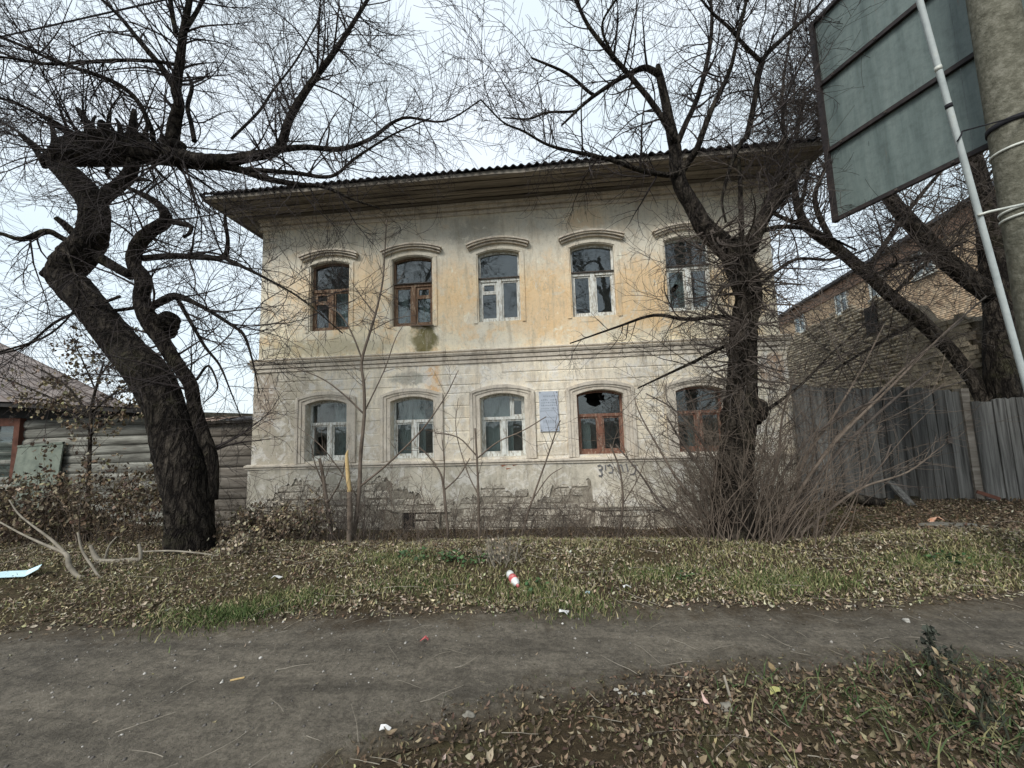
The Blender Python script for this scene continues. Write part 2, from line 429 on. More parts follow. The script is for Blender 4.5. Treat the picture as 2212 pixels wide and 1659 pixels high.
def make_panel():
    m, nt, bs = new_mat('grey_green_sheet_metal')
    st = noise(nt, coords(nt, (2.2, 2.2, 0.14)), 2.6, 6, 0.65)
    c = ramp(nt, st, [(0.3, (0.075, 0.102, 0.098)), (0.5, (0.13, 0.167, 0.158)), (0.75, (0.18, 0.222, 0.21))])
    c = mix(nt, math_n(nt, 'MULTIPLY', ramp(nt, noise(nt, coords(nt, (7, 7, 0.3)), 2.2, 6, 0.7), [(0.62, 0.0), (0.72, 1.0)]), 0.5), c, (0.075, 0.085, 0.075))
    c = mix(nt, math_n(nt, 'MULTIPLY', ramp(nt, noise(nt, coords(nt, (9, 9, 0.5)), 1.7, 8, 0.75), [(0.64, 0.0), (0.70, 1.0)]), 0.6), c, (0.16, 0.10, 0.06))
    c = mix(nt, 0.45, c, ramp(nt, noise(nt, coords(nt), 11, 8, 0.75), [(0.34, 0.5), (0.56, 1.05)]), 'MULTIPLY')
    finish(nt, bs, c, 0.5, 0.4)
    bump(nt, bs, noise(nt, coords(nt), 2.2, 3, 0.5), 0.25, 0.03)
    return m
mat_panel = make_panel()
mat_frame_steel = M_noise('dark_rusty_steel', [(0.3, (0.016, 0.015, 0.017)), (0.7, (0.05, 0.04, 0.038))], 9, rough=0.6)
mat_pipe = M_noise('galvanised_pipe', [(0.3, (0.32, 0.36, 0.36)), (0.6, (0.44, 0.48, 0.47)), (0.8, (0.40, 0.37, 0.26))], 6, rough=0.5, bstr=0.2, spec=0.4)
mat_band = M_noise('galvanised_band', [(0.3, (0.40, 0.42, 0.38)), (0.7, (0.62, 0.63, 0.57))], 9, rough=0.4, spec=0.5)
mat_wire = M_noise('black_wire', [(0.3, (0.01, 0.01, 0.012)), (0.7, (0.025, 0.025, 0.03))], 9)
def make_bark(name, deep, mid_, ridge, scale=9.0):
    m, nt, bs = new_mat(name)
    v = coords(nt, (1, 1, 0.28))
    wv = nt.nodes.new('ShaderNodeVectorMath'); wv.operation = 'ADD'
    nz = nt.nodes.new('ShaderNodeTexNoise'); nz.inputs['Scale'].default_value = 6; nz.inputs['Detail'].default_value = 5
    sc = nt.nodes.new('ShaderNodeVectorMath'); sc.operation = 'SCALE'; sc.inputs['Scale'].default_value = 0.34
    nt.links.new(v, nz.inputs['Vector']); nt.links.new(nz.outputs['Color'], sc.inputs[0])
    nt.links.new(v, wv.inputs[0]); nt.links.new(sc.outputs[0], wv.inputs[1])
    vo = nt.nodes.new('ShaderNodeTexVoronoi'); vo.feature = 'DISTANCE_TO_EDGE'; vo.inputs['Scale'].default_value = scale
    nt.links.new(wv.outputs[0], vo.inputs['Vector'])
    vo2 = nt.nodes.new('ShaderNodeTexVoronoi'); vo2.feature = 'DISTANCE_TO_EDGE'; vo2.inputs['Scale'].default_value = scale * 2.7
    nt.links.new(wv.outputs[0], vo2.inputs['Vector'])
    f = noise(nt, coords(nt), 3.0, 8, 0.7)
    g = noise(nt, coords(nt), 34, 6, 0.75)
    c = ramp(nt, vo.outputs['Distance'], [(0.0, deep), (0.16, mid_), (0.5, ridge)])
    c = mix(nt, 0.6, c, ramp(nt, vo2.outputs['Distance'], [(0.0, 0.45), (0.2, 1.0)]), 'MULTIPLY')
    c = mix(nt, 0.8, c, ramp(nt, f, [(0.3, 0.4), (0.68, 1.45)]), 'MULTIPLY')
    c = mix(nt, 0.5, c, ramp(nt, g, [(0.3, 0.4), (0.6, 1.2)]), 'MULTIPLY')
    c = mix(nt, math_n(nt, 'MULTIPLY', ramp(nt, noise(nt, coords(nt), 1.6, 8, 0.7), [(0.56, 0.0), (0.66, 1.0)]), 0.45), c, (0.075, 0.072, 0.04))
    finish(nt, bs, c, 0.95, 0.1)
    h = math_n(nt, 'ADD', math_n(nt, 'MULTIPLY', vo.outputs['Distance'], 2.2), math_n(nt, 'ADD', vo2.outputs['Distance'], math_n(nt, 'MULTIPLY', g, 0.35)))
    bump(nt, bs, h, 1.0, 0.07)
    return m
mat_bark_dark = make_bark('dark_furrowed_bark', (0.011, 0.009, 0.008), (0.045, 0.038, 0.031), (0.088, 0.075, 0.060))
mat_bark_brown = make_bark('grey_brown_bark', (0.018, 0.015, 0.012), (0.068, 0.057, 0.046), (0.125, 0.106, 0.085))
mat_twig = M_noise('dark_twig_bark', [(0.3, (0.022, 0.018, 0.018)), (0.7, (0.055, 0.045, 0.042))], 5)
mat_twig_brown = M_noise('brown_twig_bark', [(0.3, (0.045, 0.036, 0.031)), (0.7, (0.12, 0.10, 0.085))], 5)
mat_shoot = M_noise('pale_brown_shoot', [(0.3, (0.07, 0.054, 0.042)), (0.7, (0.18, 0.145, 0.115))], 6)
mat_dead_wood = M_noise('pale_dead_wood', [(0.3, (0.13, 0.115, 0.09)), (0.7, (0.30, 0.27, 0.22))], 8, stretch=(1, 1, 1))
mat_fresh_wood = M_noise('split_yellow_wood', [(0.3, (0.45, 0.31, 0.14)), (0.7, (0.60, 0.45, 0.23))], 12, stretch=(3, 3, .5))
mat_ruin = M_noise('ruin_stone', [(0.3, (0.13, 0.11, 0.085)), (0.5, (0.28, 0.24, 0.18)), (0.75, (0.44, 0.37, 0.27))], 5, bstr=0.7, vary=0.4)
mat_ruin_mortar = M_noise('ruin_core', [(0.3, (0.09, 0.076, 0.058)), (0.7, (0.21, 0.18, 0.135))], 9, bstr=1.0, bdist=0.05)
mat_tan_brick = M_noise('tan_brick', [(0.3, (0.30, 0.20, 0.13)), (0.5, (0.46, 0.34, 0.225)), (0.75, (0.56, 0.445, 0.32))], 3, vary=0.22)
mat_dull_brick = M_noise('dull_brick', [(0.3, (0.17, 0.095, 0.065)), (0.7, (0.33, 0.22, 0.155))], 9)
mat_brick_mortar = M_noise('brick_mortar', [(0.3, (0.24, 0.20, 0.16)), (0.7, (0.36, 0.31, 0.26))], 8)
mat_leaf = M_tint('dry_leaf')
mat_grass = M_tint('grass_blade', 0.7)
mat_pebble = M_tint('pebble_stone', 0.9)
mat_stone_grey = M_noise('field_stone', [(0.3, (0.10, 0.094, 0.08)), (0.7, (0.24, 0.225, 0.19))], 14, bstr=0.6)
# ground
def make_ground():
    m, nt, bs = new_mat('leafy_soil')
    v = coords(nt)
    a = noise(nt, v, 1.1, 6, 0.65)
    b = noise(nt, v, 22, 8, 0.75)
    c = ramp(nt, a, [(0.3, (0.050, 0.036, 0.023)), (0.5, (0.078, 0.060, 0.036)), (0.66, (0.080, 0.078, 0.034)), (0.8, (0.10, 0.085, 0.052))])
    c = mix(nt, 0.8, c, ramp(nt, b, [(0.3, 0.35), (0.65, 1.25)]), 'MULTIPLY')
    finish(nt, bs, c, 0.95, 0.1)
    bump(nt, bs, b, 0.9, 0.04)
    return m
def make_path():
    m, nt, bs = new_mat('trodden_earth')
    v = coords(nt)
    a = noise(nt, v, 0.8, 5, 0.6, 0.3)
    ruts = noise(nt, coords(nt, (0.35, 2.2, 1)), 2.2, 5, 0.6, 0.5)
    b = noise(nt, v, 38, 8, 0.8)
    g = noise(nt, v, 150, 3, 0.7)
    wet = noise(nt, coords(nt, (0.6, 1.0, 1)), 1.7, 8, 0.7, 0.8)
    c = ramp(nt, a, [(0.32, (0.125, 0.110, 0.088)), (0.55, (0.165, 0.145, 0.115)), (0.75, (0.205, 0.18, 0.142))])
    c = mix(nt, 0.7, c, ramp(nt, ruts, [(0.34, 0.55), (0.58, 1.08)]), 'MULTIPLY')
    c = mix(nt, math_n(nt, 'MULTIPLY', ramp(nt, wet, [(0.52, 0.0), (0.62, 1.0)]), 0.5), c, (0.07, 0.062, 0.050))
    c = mix(nt, 0.85, c, ramp(nt, b, [(0.30, 0.35), (0.60, 1.25)]), 'MULTIPLY')
    c = mix(nt, 0.6, c, ramp(nt, noise(nt, v, 9, 8, 0.75, 0.5), [(0.36, 0.5), (0.56, 1.1)]), 'MULTIPLY')
    c = mix(nt, ramp(nt, g, [(0.64, 0.0), (0.72, 0.6)]), c, (0.36, 0.33, 0.28))
    at = nt.nodes.new('ShaderNodeAttribute'); at.attribute_name = 'tint'      # red: metres to the edge of the trodden strip
    em = math_n(nt, 'ADD', at.outputs['Fac'], math_n(nt, 'MULTIPLY', math_n(nt, 'SUBTRACT', noise(nt, v, 5, 8, 0.75), 0.5), 1.1))
    soil = mix(nt, 0.8, ramp(nt, a, [(0.3, (0.050, 0.036, 0.023)), (0.6, (0.085, 0.066, 0.042))]), ramp(nt, b, [(0.3, 0.35), (0.65, 1.25)]), 'MULTIPLY')
    c = mix(nt, ramp(nt, em, [(0.05, 0.0), (0.40, 1.0)]), soil, c)
    finish(nt, bs, c, 0.9, 0.2)
    h = math_n(nt, 'ADD', math_n(nt, 'MULTIPLY', ruts, 1.6), math_n(nt, 'ADD', b, math_n(nt, 'MULTIPLY', g, 0.25)))
    bump(nt, bs, h, 0.85, 0.03)
    return m
mat_ground = make_ground()
mat_path = make_path()

# ---------------------------------------------------------------- ground
def smooth(a, b, x):
    t = np.clip((np.asarray(x, float) - a) / (b - a), 0, 1)
    return t * t * (3 - 2 * t)
def lumps(x, y):
    return (0.5 * np.sin(1.7 * x + 0.6 * y + 1.0) * np.cos(1.3 * y - 0.5 * x) + 0.3 * np.sin(3.9 * x - 2.1 * y) * np.sin(3.1 * y + 1.4 * x + 2)
            + 0.2 * np.sin(8.3 * x + 5.1 * y) * np.cos(7.7 * y - 4.2 * x))
_far = np.array([on_z(u, v)[:2] for u, v in [(0, 1362), (350, 1347), (700, 1333), (1100, 1316), (1520, 1306), (1802, 1313), (1990, 1303), (2212, 1287)]])
_near = np.array([on_z(u, v)[:2] for u, v in [(700, 1659), (900, 1567), (1100, 1514), (1350, 1483), (1520, 1457), (1770, 1437), (1990, 1427), (2212, 1440)]])
def path_far(x):
    return np.interp(x, np.r_[-40, _far[:, 0], 40], np.r_[_far[0, 1] - 1.0, _far[:, 1], _far[-1, 1] + 1.5])
def path_near(x):
    return np.interp(x, np.r_[-4.5, -2.6, _near[:, 0], 40], np.r_[-14.0, -9.0, _near[:, 1], _near[-1, 1] + 0.5])
def ground_z(x, y):
    x = np.asarray(x, float); y = np.asarray(y, float)
    side = smooth(-14, -8.5, x) * (1 - 0.86 * smooth(3.2, 5.4, x))
    dip = -0.62 * smooth(-3.35, -1.1, y) * side
    edge = path_far(x)
    crest = 0.07 * np.exp(-((y - (edge + 1.35)) / 0.55) ** 2)
    pth = smooth(edge + 0.25, edge - 0.15, y) * smooth(path_near(x) - 0.25, path_near(x) + 0.1, y)
    rough = 0.035 * lumps(x, y) * (1 - 0.75 * pth)
    fore = 0.05 * smooth(path_near(x), path_near(x) - 0.6, y) * smooth(-3, -1, x)
    far_out = smooth(18, 40, np.hypot(x, y + 4))
    return (dip + crest - 0.015 * pth + rough + fore) * (1 - far_out)
def axis(lo, hi, step, out):
    mid_ = np.arange(lo, hi + 1e-6, step)
    g = np.cumsum(step * 1.28 ** np.arange(1, 40)); g = g[g < out]
    return np.r_[lo - g[::-1], mid_, hi + g]
gx, gy = axis(-14, 14, 0.13, 400), axis(-10, 3, 0.11, 400)
GX, GY = np.meshgrid(gx, gy)
GV = np.stack([GX, GY, ground_z(GX, GY)], -1).reshape(-1, 3)
nx_, ny_ = len(gx), len(gy)
ii = (np.arange(ny_ - 1)[:, None] * nx_ + np.arange(nx_ - 1)[None, :]).ravel()
tag(np_mesh('ground', GV, np.stack([ii, ii + 1, ii + nx_ + 1, ii + nx_], -1), mat_ground), kind='structure')
px_ = np.arange(-14, 14.01, 0.1); tt = np.linspace(0, 1, 26)
fx = path_far(px_) + 0.10 + 0.07 * lumps(px_ * 3, 5 + 0 * px_); nx2 = path_near(px_) - 0.18 + 0.12 * lumps(px_ * 2.5, 9 + 0 * px_)
nx2 = np.maximum(nx2, -12)
PX = np.repeat(px_[None, :], 26, 0); PY = nx2[None, :] + (fx - nx2)[None, :] * tt[:, None]
PV = np.stack([PX, PY, ground_z(PX, PY) + 0.006], -1).reshape(-1, 3)
ED = np.clip(np.minimum(PY - nx2[None, :], fx[None, :] - PY), 0, 1).ravel()
EC = np.stack([ED, ED, ED, np.ones_like(ED)], -1)
n_ = len(px_)
ii = (np.arange(25)[:, None] * n_ + np.arange(n_ - 1)[None, :]).ravel()
tag(np_mesh('dirt_path', PV, np.stack([ii, ii + 1, ii + n_ + 1, ii + n_], -1), mat_path, colors=EC), kind='structure')
# ---------------------------------------------------------------- the two-storey plastered house
HX0, HX1, HY1 = -6.85, 5.02, 9.0
WC = [-5.09, -3.05, -0.99, 1.155, 3.25]
UZ = dict(hw=0.485, zb=3.96, zs=5.57, rise=0.085)
LZ = dict(hw=0.50, zb=0.90, zs=2.20, rise=0.095)
house = empty('plastered_house', (-0.9, 0, -0.6), 'two-storey cream plaster house with peeling walls and arched windows', 'house')
def arch(x, cx, hw, zs, rise): return zs + rise * (1 - ((x - cx) / hw) ** 2)
def outline(cx, hw, zb, zs, rise, inset=0.0, bot=None, n=12):
    """closed outline of an opening, the arch at the top, drawn in by inset"""
    h = hw - inset
    xs = [cx + h - 2 * h * i / n for i in range(n + 1)]
    b = zb + (inset if bot is None else bot)
    return [(cx - h, b), (cx + h, b)] + [(x, arch(x, cx, hw, zs, rise) - inset) for x in xs]
def wall_strips(x0, x1, z0, z1, ops, y, thick):
    g = G()
    def quad(a, b, c, d): g.add([a, b, c, d], [(0, 1, 2, 3)])
    cur = x0
    for (cx, hw, zb, zs, rise) in sorted(ops):
        quad((cur, y, z0), (cx - hw, y, z0), (cx - hw, y, z1), (cur, y, z1))
        n = 12
        for i in range(n):
            a, b = cx - hw + 2 * hw * i / n, cx - hw + 2 * hw * (i + 1) / n
            za, zc = arch(a, cx, hw, zs, rise), arch(b, cx, hw, zs, rise)
            quad((a, y, z0), (b, y, z0), (b, y, zb), (a, y, zb))
            quad((a, y, za), (b, y, zc), (b, y, z1), (a, y, z1))
            quad((a, y, za), (a, y + thick, za), (b, y + thick, zc), (b, y, zc))
        quad((cx - hw, y, zb), (cx + hw, y, zb), (cx + hw, y + thick, zb), (cx - hw, y + thick, zb))
        for s, xx in ((1, cx - hw), (-1, cx + hw)):
            q = [(xx, y, zb), (xx, y + thick, zb), (xx, y + thick, zs), (xx, y, zs)]
            quad(*(q if s > 0 else q[::-1]))
        cur = cx + hw
    quad((cur, y, z0), (x1, y, z0), (x1, y, z1), (cur, y, z1))
    return g
ops_u = [(c, UZ['hw'], UZ['zb'], UZ['zs'], UZ['rise']) for c in WC]
ops_l = [(c, LZ['hw'], LZ['zb'], LZ['zs'], LZ['rise']) for c in WC]
gw = wall_strips(HX0, HX1, 3.15, 6.72, ops_u, 0.0, 0.30)
gw.box(HX0, HX0 + 0.4, 0.004, HY1, 3.15, 6.7); gw.box(HX1 - 0.4, HX1, 0.004, HY1, 3.15, 6.7); gw.box(HX0 + 0.4, HX1 - 0.4, HY1 - 0.4, HY1, 3.15, 6.7)
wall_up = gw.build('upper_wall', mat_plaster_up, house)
LY = -0.05
gw = wall_strips(HX0 - 0.06, HX1 + 0.06, 0.70, 3.16, ops_l, LY, 0.36)
gw.box(HX0 - 0.06, HX0 + 0.36, LY + 0.004, HY1, 0.7, 3.14); gw.box(HX1 - 0.36, HX1 + 0.06, LY + 0.004, HY1, 0.7, 3.14); gw.box(HX0 + 0.36, HX1 - 0.36, HY1 - 0.4, HY1, 0.7, 3.14)
wall_low = gw.build('lower_wall', mat_plaster_low, house)
gi = G()
gi.box(HX0 + 0.4, HX1 - 0.4, 0.32, HY1 - 0.4, 3.2, 3.3).box(HX0 + 0.4, HX1 - 0.4, 0.32, HY1 - 0.4, 6.5, 6.6).box(HX0 + 0.4, HX1 - 0.4, 2.8, 2.95, 0.3, 6.5).box(HX0 + 0.4, HX1 - 0.4, 0.33, 2.8, 0.25, 0.3)
gi.build('rooms', mat_interior, house)
# plaster blocks of the lower storey: real joints between slabs
ROWS = [0.90, 1.20, 1.48, 1.77, 2.05, 2.33, 2.52, 2.76, 3.0]
def slab(x0, x1, z0, z1, y):
    c = 0.014
    d = 0.011 + random.uniform(-0.003, 0.003)
    j = lambda: random.uniform(-0.004, 0.004)
    g = G()
    o = [(x0 + j(), z0 + j()), (x1 + j(), z0 + j()), (x1 + j(), z1 + j()), (x0 + j(), z1 + j())]
    i_ = [(x0 + c, z0 + c), (x1 - c, z0 + c), (x1 - c, z1 - c), (x0 + c, z1 - c)]
    g.add([(x, y - 0.001, z) for x, z in o] + [(x, y - d, z) for x, z in i_], [(4, 5, 6, 7), (0, 1, 5, 4), (1, 2, 6, 5), (2, 3, 7, 6), (3, 0, 4, 7)])
    g.build('plaster_block', mat_plaster_low, wall_low)
jt = 0.006
for r in range(len(ROWS) - 1):
    z0, z1 = ROWS[r] + jt, ROWS[r + 1] - jt
    if r < 6:
        edges = [HX0 - 0.04] + sum([[c - 0.735, c + 0.735] for c in WC], []) + [HX1 + 0.04]
        for k in range(0, len(edges), 2):
            if k == 0 and random.random() < 0.5: continue      # the worn corner has lost most of its blocks
            if random.random() < 0.12: continue
            a, b = edges[k], edges[k + 1]
            if b - a > 0.85:
                m_ = a + (b - a) * random.uniform(0.4, 0.6)
                slab(a, m_ - jt, z0, z1, LY); slab(m_ + jt, b, z0, z1, LY)
            else:
                slab(a, b, z0, z1, LY)
    else:
        x = HX0 - 0.04 + (0.45 if r % 2 else 0.0)
        while x < HX1:
            w = random.uniform(0.75, 1.15)
            b = min(x + w, HX1 + 0.04)
            if random.random() > 0.25 and b - x > 0.2: slab(x, b - 2 * jt, z0, z1, LY)
            x += w
# plinth: rubble core, plaster that has fallen away from the foot
g = G().box(HX0 - 0.10, HX1 + 0.10, -0.055, 0.3, -1.1, 0.74)
g.box(HX0 - 0.10, HX0 + 0.3, 0.3, HY1, -1.1, 0.74).box(HX1 - 0.3, HX1 + 0.10, 0.3, HY1, -1.1, 0.74).box(HX0 + .3, HX1 - .3, HY1 - .4, HY1, -1.1, .74)
plinth = g.build('plinth', mat_mortar, house)
g = G()
xs = np.arange(HX0 - 0.11, HX1 + 0.115, 0.03)
zl = 0.06 + 0.16 * np.sin(xs * 1.1 + 0.5) + 0.12 * np.sin(xs * 2.9) + 0.05 * np.sin(xs * 9.7) + 0.04 * np.sin(xs * 23 + 2 * np.sin(xs * 3)) + 0.03 * np.sin(xs * 41) + rng.normal(0, 0.02, len(xs))
zl += np.where((xs > -6.2) & (xs < -2.6), 0.22, 0) - np.where((xs > 0.9) & (xs < 2.6), 0.38, 0) + np.where((xs > -1.5) & (xs < -0.45), 0.27, 0)
zl = np.clip(zl, -0.5, 0.70)
zt = np.full(len(xs), 0.76)
n = len(xs)
yt = -0.088 + 0.008 * np.sin(xs * 2.3)
g.add([(x, y, z) for x, y, z in zip(xs, yt, zl)] + [(x, y, z) for x, y, z in zip(xs, yt, zt)] + [(x, -0.05, z) for x, z in zip(xs, zl)],
      [f for i in range(n - 1) for f in ((i, i + 1, n + i + 1, n + i), (i + 1, i, 2 * n + i, 2 * n + i + 1))])
g.build('plinth_plaster', mat_plinth_plaster, plinth)
def stone_meshes(prefix, n, mat, jit=0.12, cham=0.16):
    out = []
    for k in range(n):
        r = random.Random(k * 31 + len(prefix))
        q = lambda a: a + r.uniform(-jit, jit)
        bk = [(-.5, .5, -.5), (.5, .5, -.5), (.5, .5, .5), (-.5, .5, .5)]
        md = [(q(-.5), -.1, q(-.5)), (q(.5), -.1, q(-.5)), (q(.5), -.1, q(.5)), (q(-.5), -.1, q(.5))]
        fr = [(x * (1 - cham), -.5 + r.uniform(-.12, .12), z * (1 - 1.6 * cham)) for x, _, z in md]
        me = bpy.data.meshes.new(prefix)
        fs = []
        for a in (0, 4):
            fs += [(a + i, a + (i + 1) % 4, a + 4 + (i + 1) % 4, a + 4 + i) for i in range(4)]
        me.from_pydata(bk + md + fr, [], fs + [(8, 9, 10, 11), (3, 2, 1, 0)])
        me.materials.append(mat)
        me.update()
        out.append(me)
    return out
pst = stone_meshes('stone', 8, mat_stone)
def put(name, me, parent, loc, size, rz=0.0, ry=0.0):
    o = bpy.data.objects.new(name, me)
    COL.objects.link(o)
    attach(o, parent)
    o.location = loc; o.scale = size; o.rotation_euler = (0, ry, rz)
    return o
VENTS = [(-3.36, -2.42, -0.62, -0.27), (0.92, 2.12, -0.62, -0.27)]
z = -0.85
row = 0
while z < 0.42:
    h = random.uniform(0.10, 0.19)
    x = HX0 - 0.08 + random.uniform(-0.1, 0.1)
    while x < HX1:
        w = random.uniform(0.22, 0.62)
        zc, xc = z + h / 2, x + w / 2
        inv = any(a < x + w and b > x and c < z + h and d > z for a, b, c, d in VENTS)
        edge = np.interp(xc, xs, zl)
        if z < edge + 0.03 and not inv and random.random() > 0.13:
            put('stone', random.choice(pst), plinth, (xc, -0.045, zc), (w * 0.97, random.uniform(0.035, 0.085), h * 0.95), 0, random.uniform(-0.03, 0.03))
        x += w
    z += h
# cellar openings
for vi, (a, b, c, d) in enumerate(VENTS):
    put('stone', pst[0], plinth, ((a + b) / 2, -0.06, d + 0.045), (b - a + 0.3, 0.13, 0.085))
    put('stone', pst[1], plinth, ((a + b) / 2, -0.06, c - 0.05), (b - a + 0.4, 0.17, 0.09))
    put('stone', pst[2], plinth, (a + 0.05, -0.06, (c + d) / 2), (0.10, 0.13, d - c - 0.01)); put('stone', pst[3], plinth, (b - 0.04, -0.06, (c + d) / 2), (0.08, 0.12, d - c - 0.01))
    if vi == 0:
        G().box(a + 0.1, b - 0.08, -0.060, -0.057, c, d).build('cellar_hole_shade', mat_soot_shade, plinth)  # flat black sheet, the shade inside the opening put into its colour
        for (x, zz, w, h) in ((-2.86, -0.36, 0.24, 0.13), (-2.64, -0.37, 0.19, 0.14), (-2.84, -0.53, 0.32, 0.16), (-2.61, -0.53, 0.15, 0.15)):
            put('stone', random.choice(pst), plinth, (x, -0.065, zz), (w, 0.05, h), 0, random.uniform(-0.05, 0.05))
        put('stone', pst[4], plinth, (-2.50, -0.07, -0.45), (0.06, 0.08, 0.3))
    else:
        for r in range(3):
            x = a + 0.11 + (0.12 if r % 2 else 0)
            while x < b - 0.1:
                w = min(0.25, b - 0.09 - x)
                if w > 0.05: put('stone', random.choice(pst), plinth, (x + w / 2, -0.06, c + 0.06 + r * 0.11), (w * 0.97, 0.06, 0.105))
                x += 0.255
# bricks laid bare below the third window
for r, zz in enumerate((0.63, 0.70)):
    for k in range(1 + r):
        put('brick', stone_meshes('brick', 1, mat_brick, 0.05, 0.08)[0] if r == 0 and k == 0 else bpy.data.meshes['brick'], plinth, (-0.82 + k * 0.245 - 0.1 * r, -0.062, zz), (0.235, 0.07, 0.068))
# string courses
def course(name, prof, over=0.0):
    return G().prism_x(prof, HX0 - 0.06 - over, HX1 + 0.06 + over).build(name, mat_moulding, house)
course('sill_course', [(-0.04, 0.745), (-0.115, 0.745), (-0.115, 0.775), (-0.15, 0.80), (-0.15, 0.835), (-0.04, 0.855)], 0.1)
course('belt_course', [(-0.03, 3.005), (-0.085, 3.005), (-0.085, 3.075), (-0.03, 3.080)], 0.03)
course('belt_course', [(-0.03, 3.092), (-0.11, 3.092), (-0.12, 3.15), (-0.12, 3.165), (-0.03, 3.170)], 0.06)
course('belt_course', [(-0.03, 3.182), (-0.14, 3.182), (-0.165, 3.225), (-0.165, 3.245), (0.02, 3.248)], 0.10)
course('belt_course', [(0.02, 3.258), (-0.10, 3.258), (-0.14, 3.285), (-0.14, 3.305), (0.02, 3.345)], 0.08)
course('frieze_moulding', [(0.02, 6.555), (-0.035, 6.56), (-0.05, 6.60), (-0.02, 6.625), (-0.02, 6.66), (0.02, 6.66)], 0.02)
def bent_board(name, y0, y1, z0, z1, seed):
    """an eave board that has sagged and split a little"""
    r = random.Random(seed)
    g = G(); x = HX0 - 0.66
    pts = [x]
    while x < HX1 + 0.68: x = min(x + 0.6, HX1 + 0.70); pts.append(x)
    dz = [r.uniform(-0.012, 0.012) for _ in pts]
    vs = []; fs = []
    for x, d in zip(pts, dz): vs += [(x, y0, z0 + d), (x, y1, z0 + d), (x, y1, z1 + d), (x, y0, z1 + d)]
    for i in range(len(pts) - 1):
        a = 4 * i
        fs += [(a + k, a + (k + 1) % 4, a + 4 + (k + 1) % 4, a + 4 + k) for k in range(4)]
    fs += [(3, 2, 1, 0), (4 * len(pts) - 4, 4 * len(pts) - 3, 4 * len(pts) - 2, 4 * len(pts) - 1)]
    return g.add(vs, fs)
eave = G().box(HX0 - 0.03, HX1 + 0.03, -0.09, 0.02, 6.665, 6.80).build('eave', mat_moulding, house)
G().box(HX0 - 0.04, HX1 + 0.04, -0.15, -0.092, 6.74, 6.86).build('cornice_board', mat_moulding, eave)
EY, EZ = -1.02, 6.93
planks = 6
for k in range(planks):
    y0 = -0.152 - (k + 1) * (0.85 / planks) + 0.020; y1 = -0.152 - k * (0.85 / planks)
    zz = 6.80 + 0.012 * k + random.uniform(-0.018, 0.018)
    bent_board('soffit', y0, y1, zz, zz + 0.022, k).build('soffit_plank', mat_soffit, eave)
bent_board('fascia', EY + 0.012, EY + 0.04, 6.845, 6.93, 77).build('fascia_board', mat_soffit, eave)
for s in (-1, 1):
    xe = HX0 if s < 0 else HX1
    for k in range(4):
        a = xe + s * (0.03 + 0.16 * k); b = a + s * 0.15
        zz = 6.822 + 0.012 * k
        G().box(min(a, b), max(a, b), -0.15, HY1, zz + 0.03, zz + 0.05).build('soffit_plank', mat_soffit, eave)
    a = xe + s * 0.69
    G().box(min(a, a + s * 0.03), max(a, a + s * 0.03), EY + 0.03, HY1, 6.845, 6.94).build('fascia_board', mat_soffit, eave)
# corrugated hip roof, sheet by sheet
roof = G().box(HX0 - 0.70, HX1 + 0.70, EY + 0.035, HY1, 6.925, 6.94).build('roof', mat_slate, house)
RX0, RX1, RPITCH = HX0 - 0.78, HX1 + 0.80, math.tan(math.radians(24))
run = 5.0
def roof_sheet(x0, x1, side):
    n = max(2, int((x1 - x0) / 0.019))
    xx = np.linspace(x0, x1, n)
    wv = 0.027 * np.cos(xx * 2 * math.pi / 0.165) + 0.004 * np.sin(xx * 1.3)
    if side == 'front':
        lim = np.minimum(run, np.minimum(xx - RX0, RX1 - xx))
    else:
        lim = np.minimum(np.minimum(xx - EY, HY1 + 0.8 - xx), run)
    lim = np.maximum(lim, 0.02)
    P = []
    for t, dz in ((0, 0.0), (0, -0.016), (1, 0.0)):
        d = lim * t
        zz = EZ + 0.035 + wv + d * RPITCH + dz
        if side == 'front': P.append(np.stack([xx, EY - 0.06 + d, zz], -1))
        elif side == 'left': P.append(np.stack([RX0 + d, xx, zz], -1))
        else: P.append(np.stack([RX1 - d, xx, zz], -1))
    V = np.concatenate(P)
    i = np.arange(n - 1)
    F = np.concatenate([np.stack([i, i + 1, 2 * n + i + 1, 2 * n + i], -1), np.stack([i + 1, i, n + i, n + i + 1], -1), np.stack([n + i + 1, n + i, 2 * n + i, 2 * n + i + 1], -1)])
    np_mesh('roof_sheet', V, F, mat_slate, roof, smooth=False)
x = RX0
while x < RX1 - 0.05:
    roof_sheet(x, min(x + 0.99, RX1), 'front'); x += 0.99
for side in ('left', 'right'):
    y = EY
    while y < HY1 + 0.6: roof_sheet(y, y + 0.99, side); y += 0.99
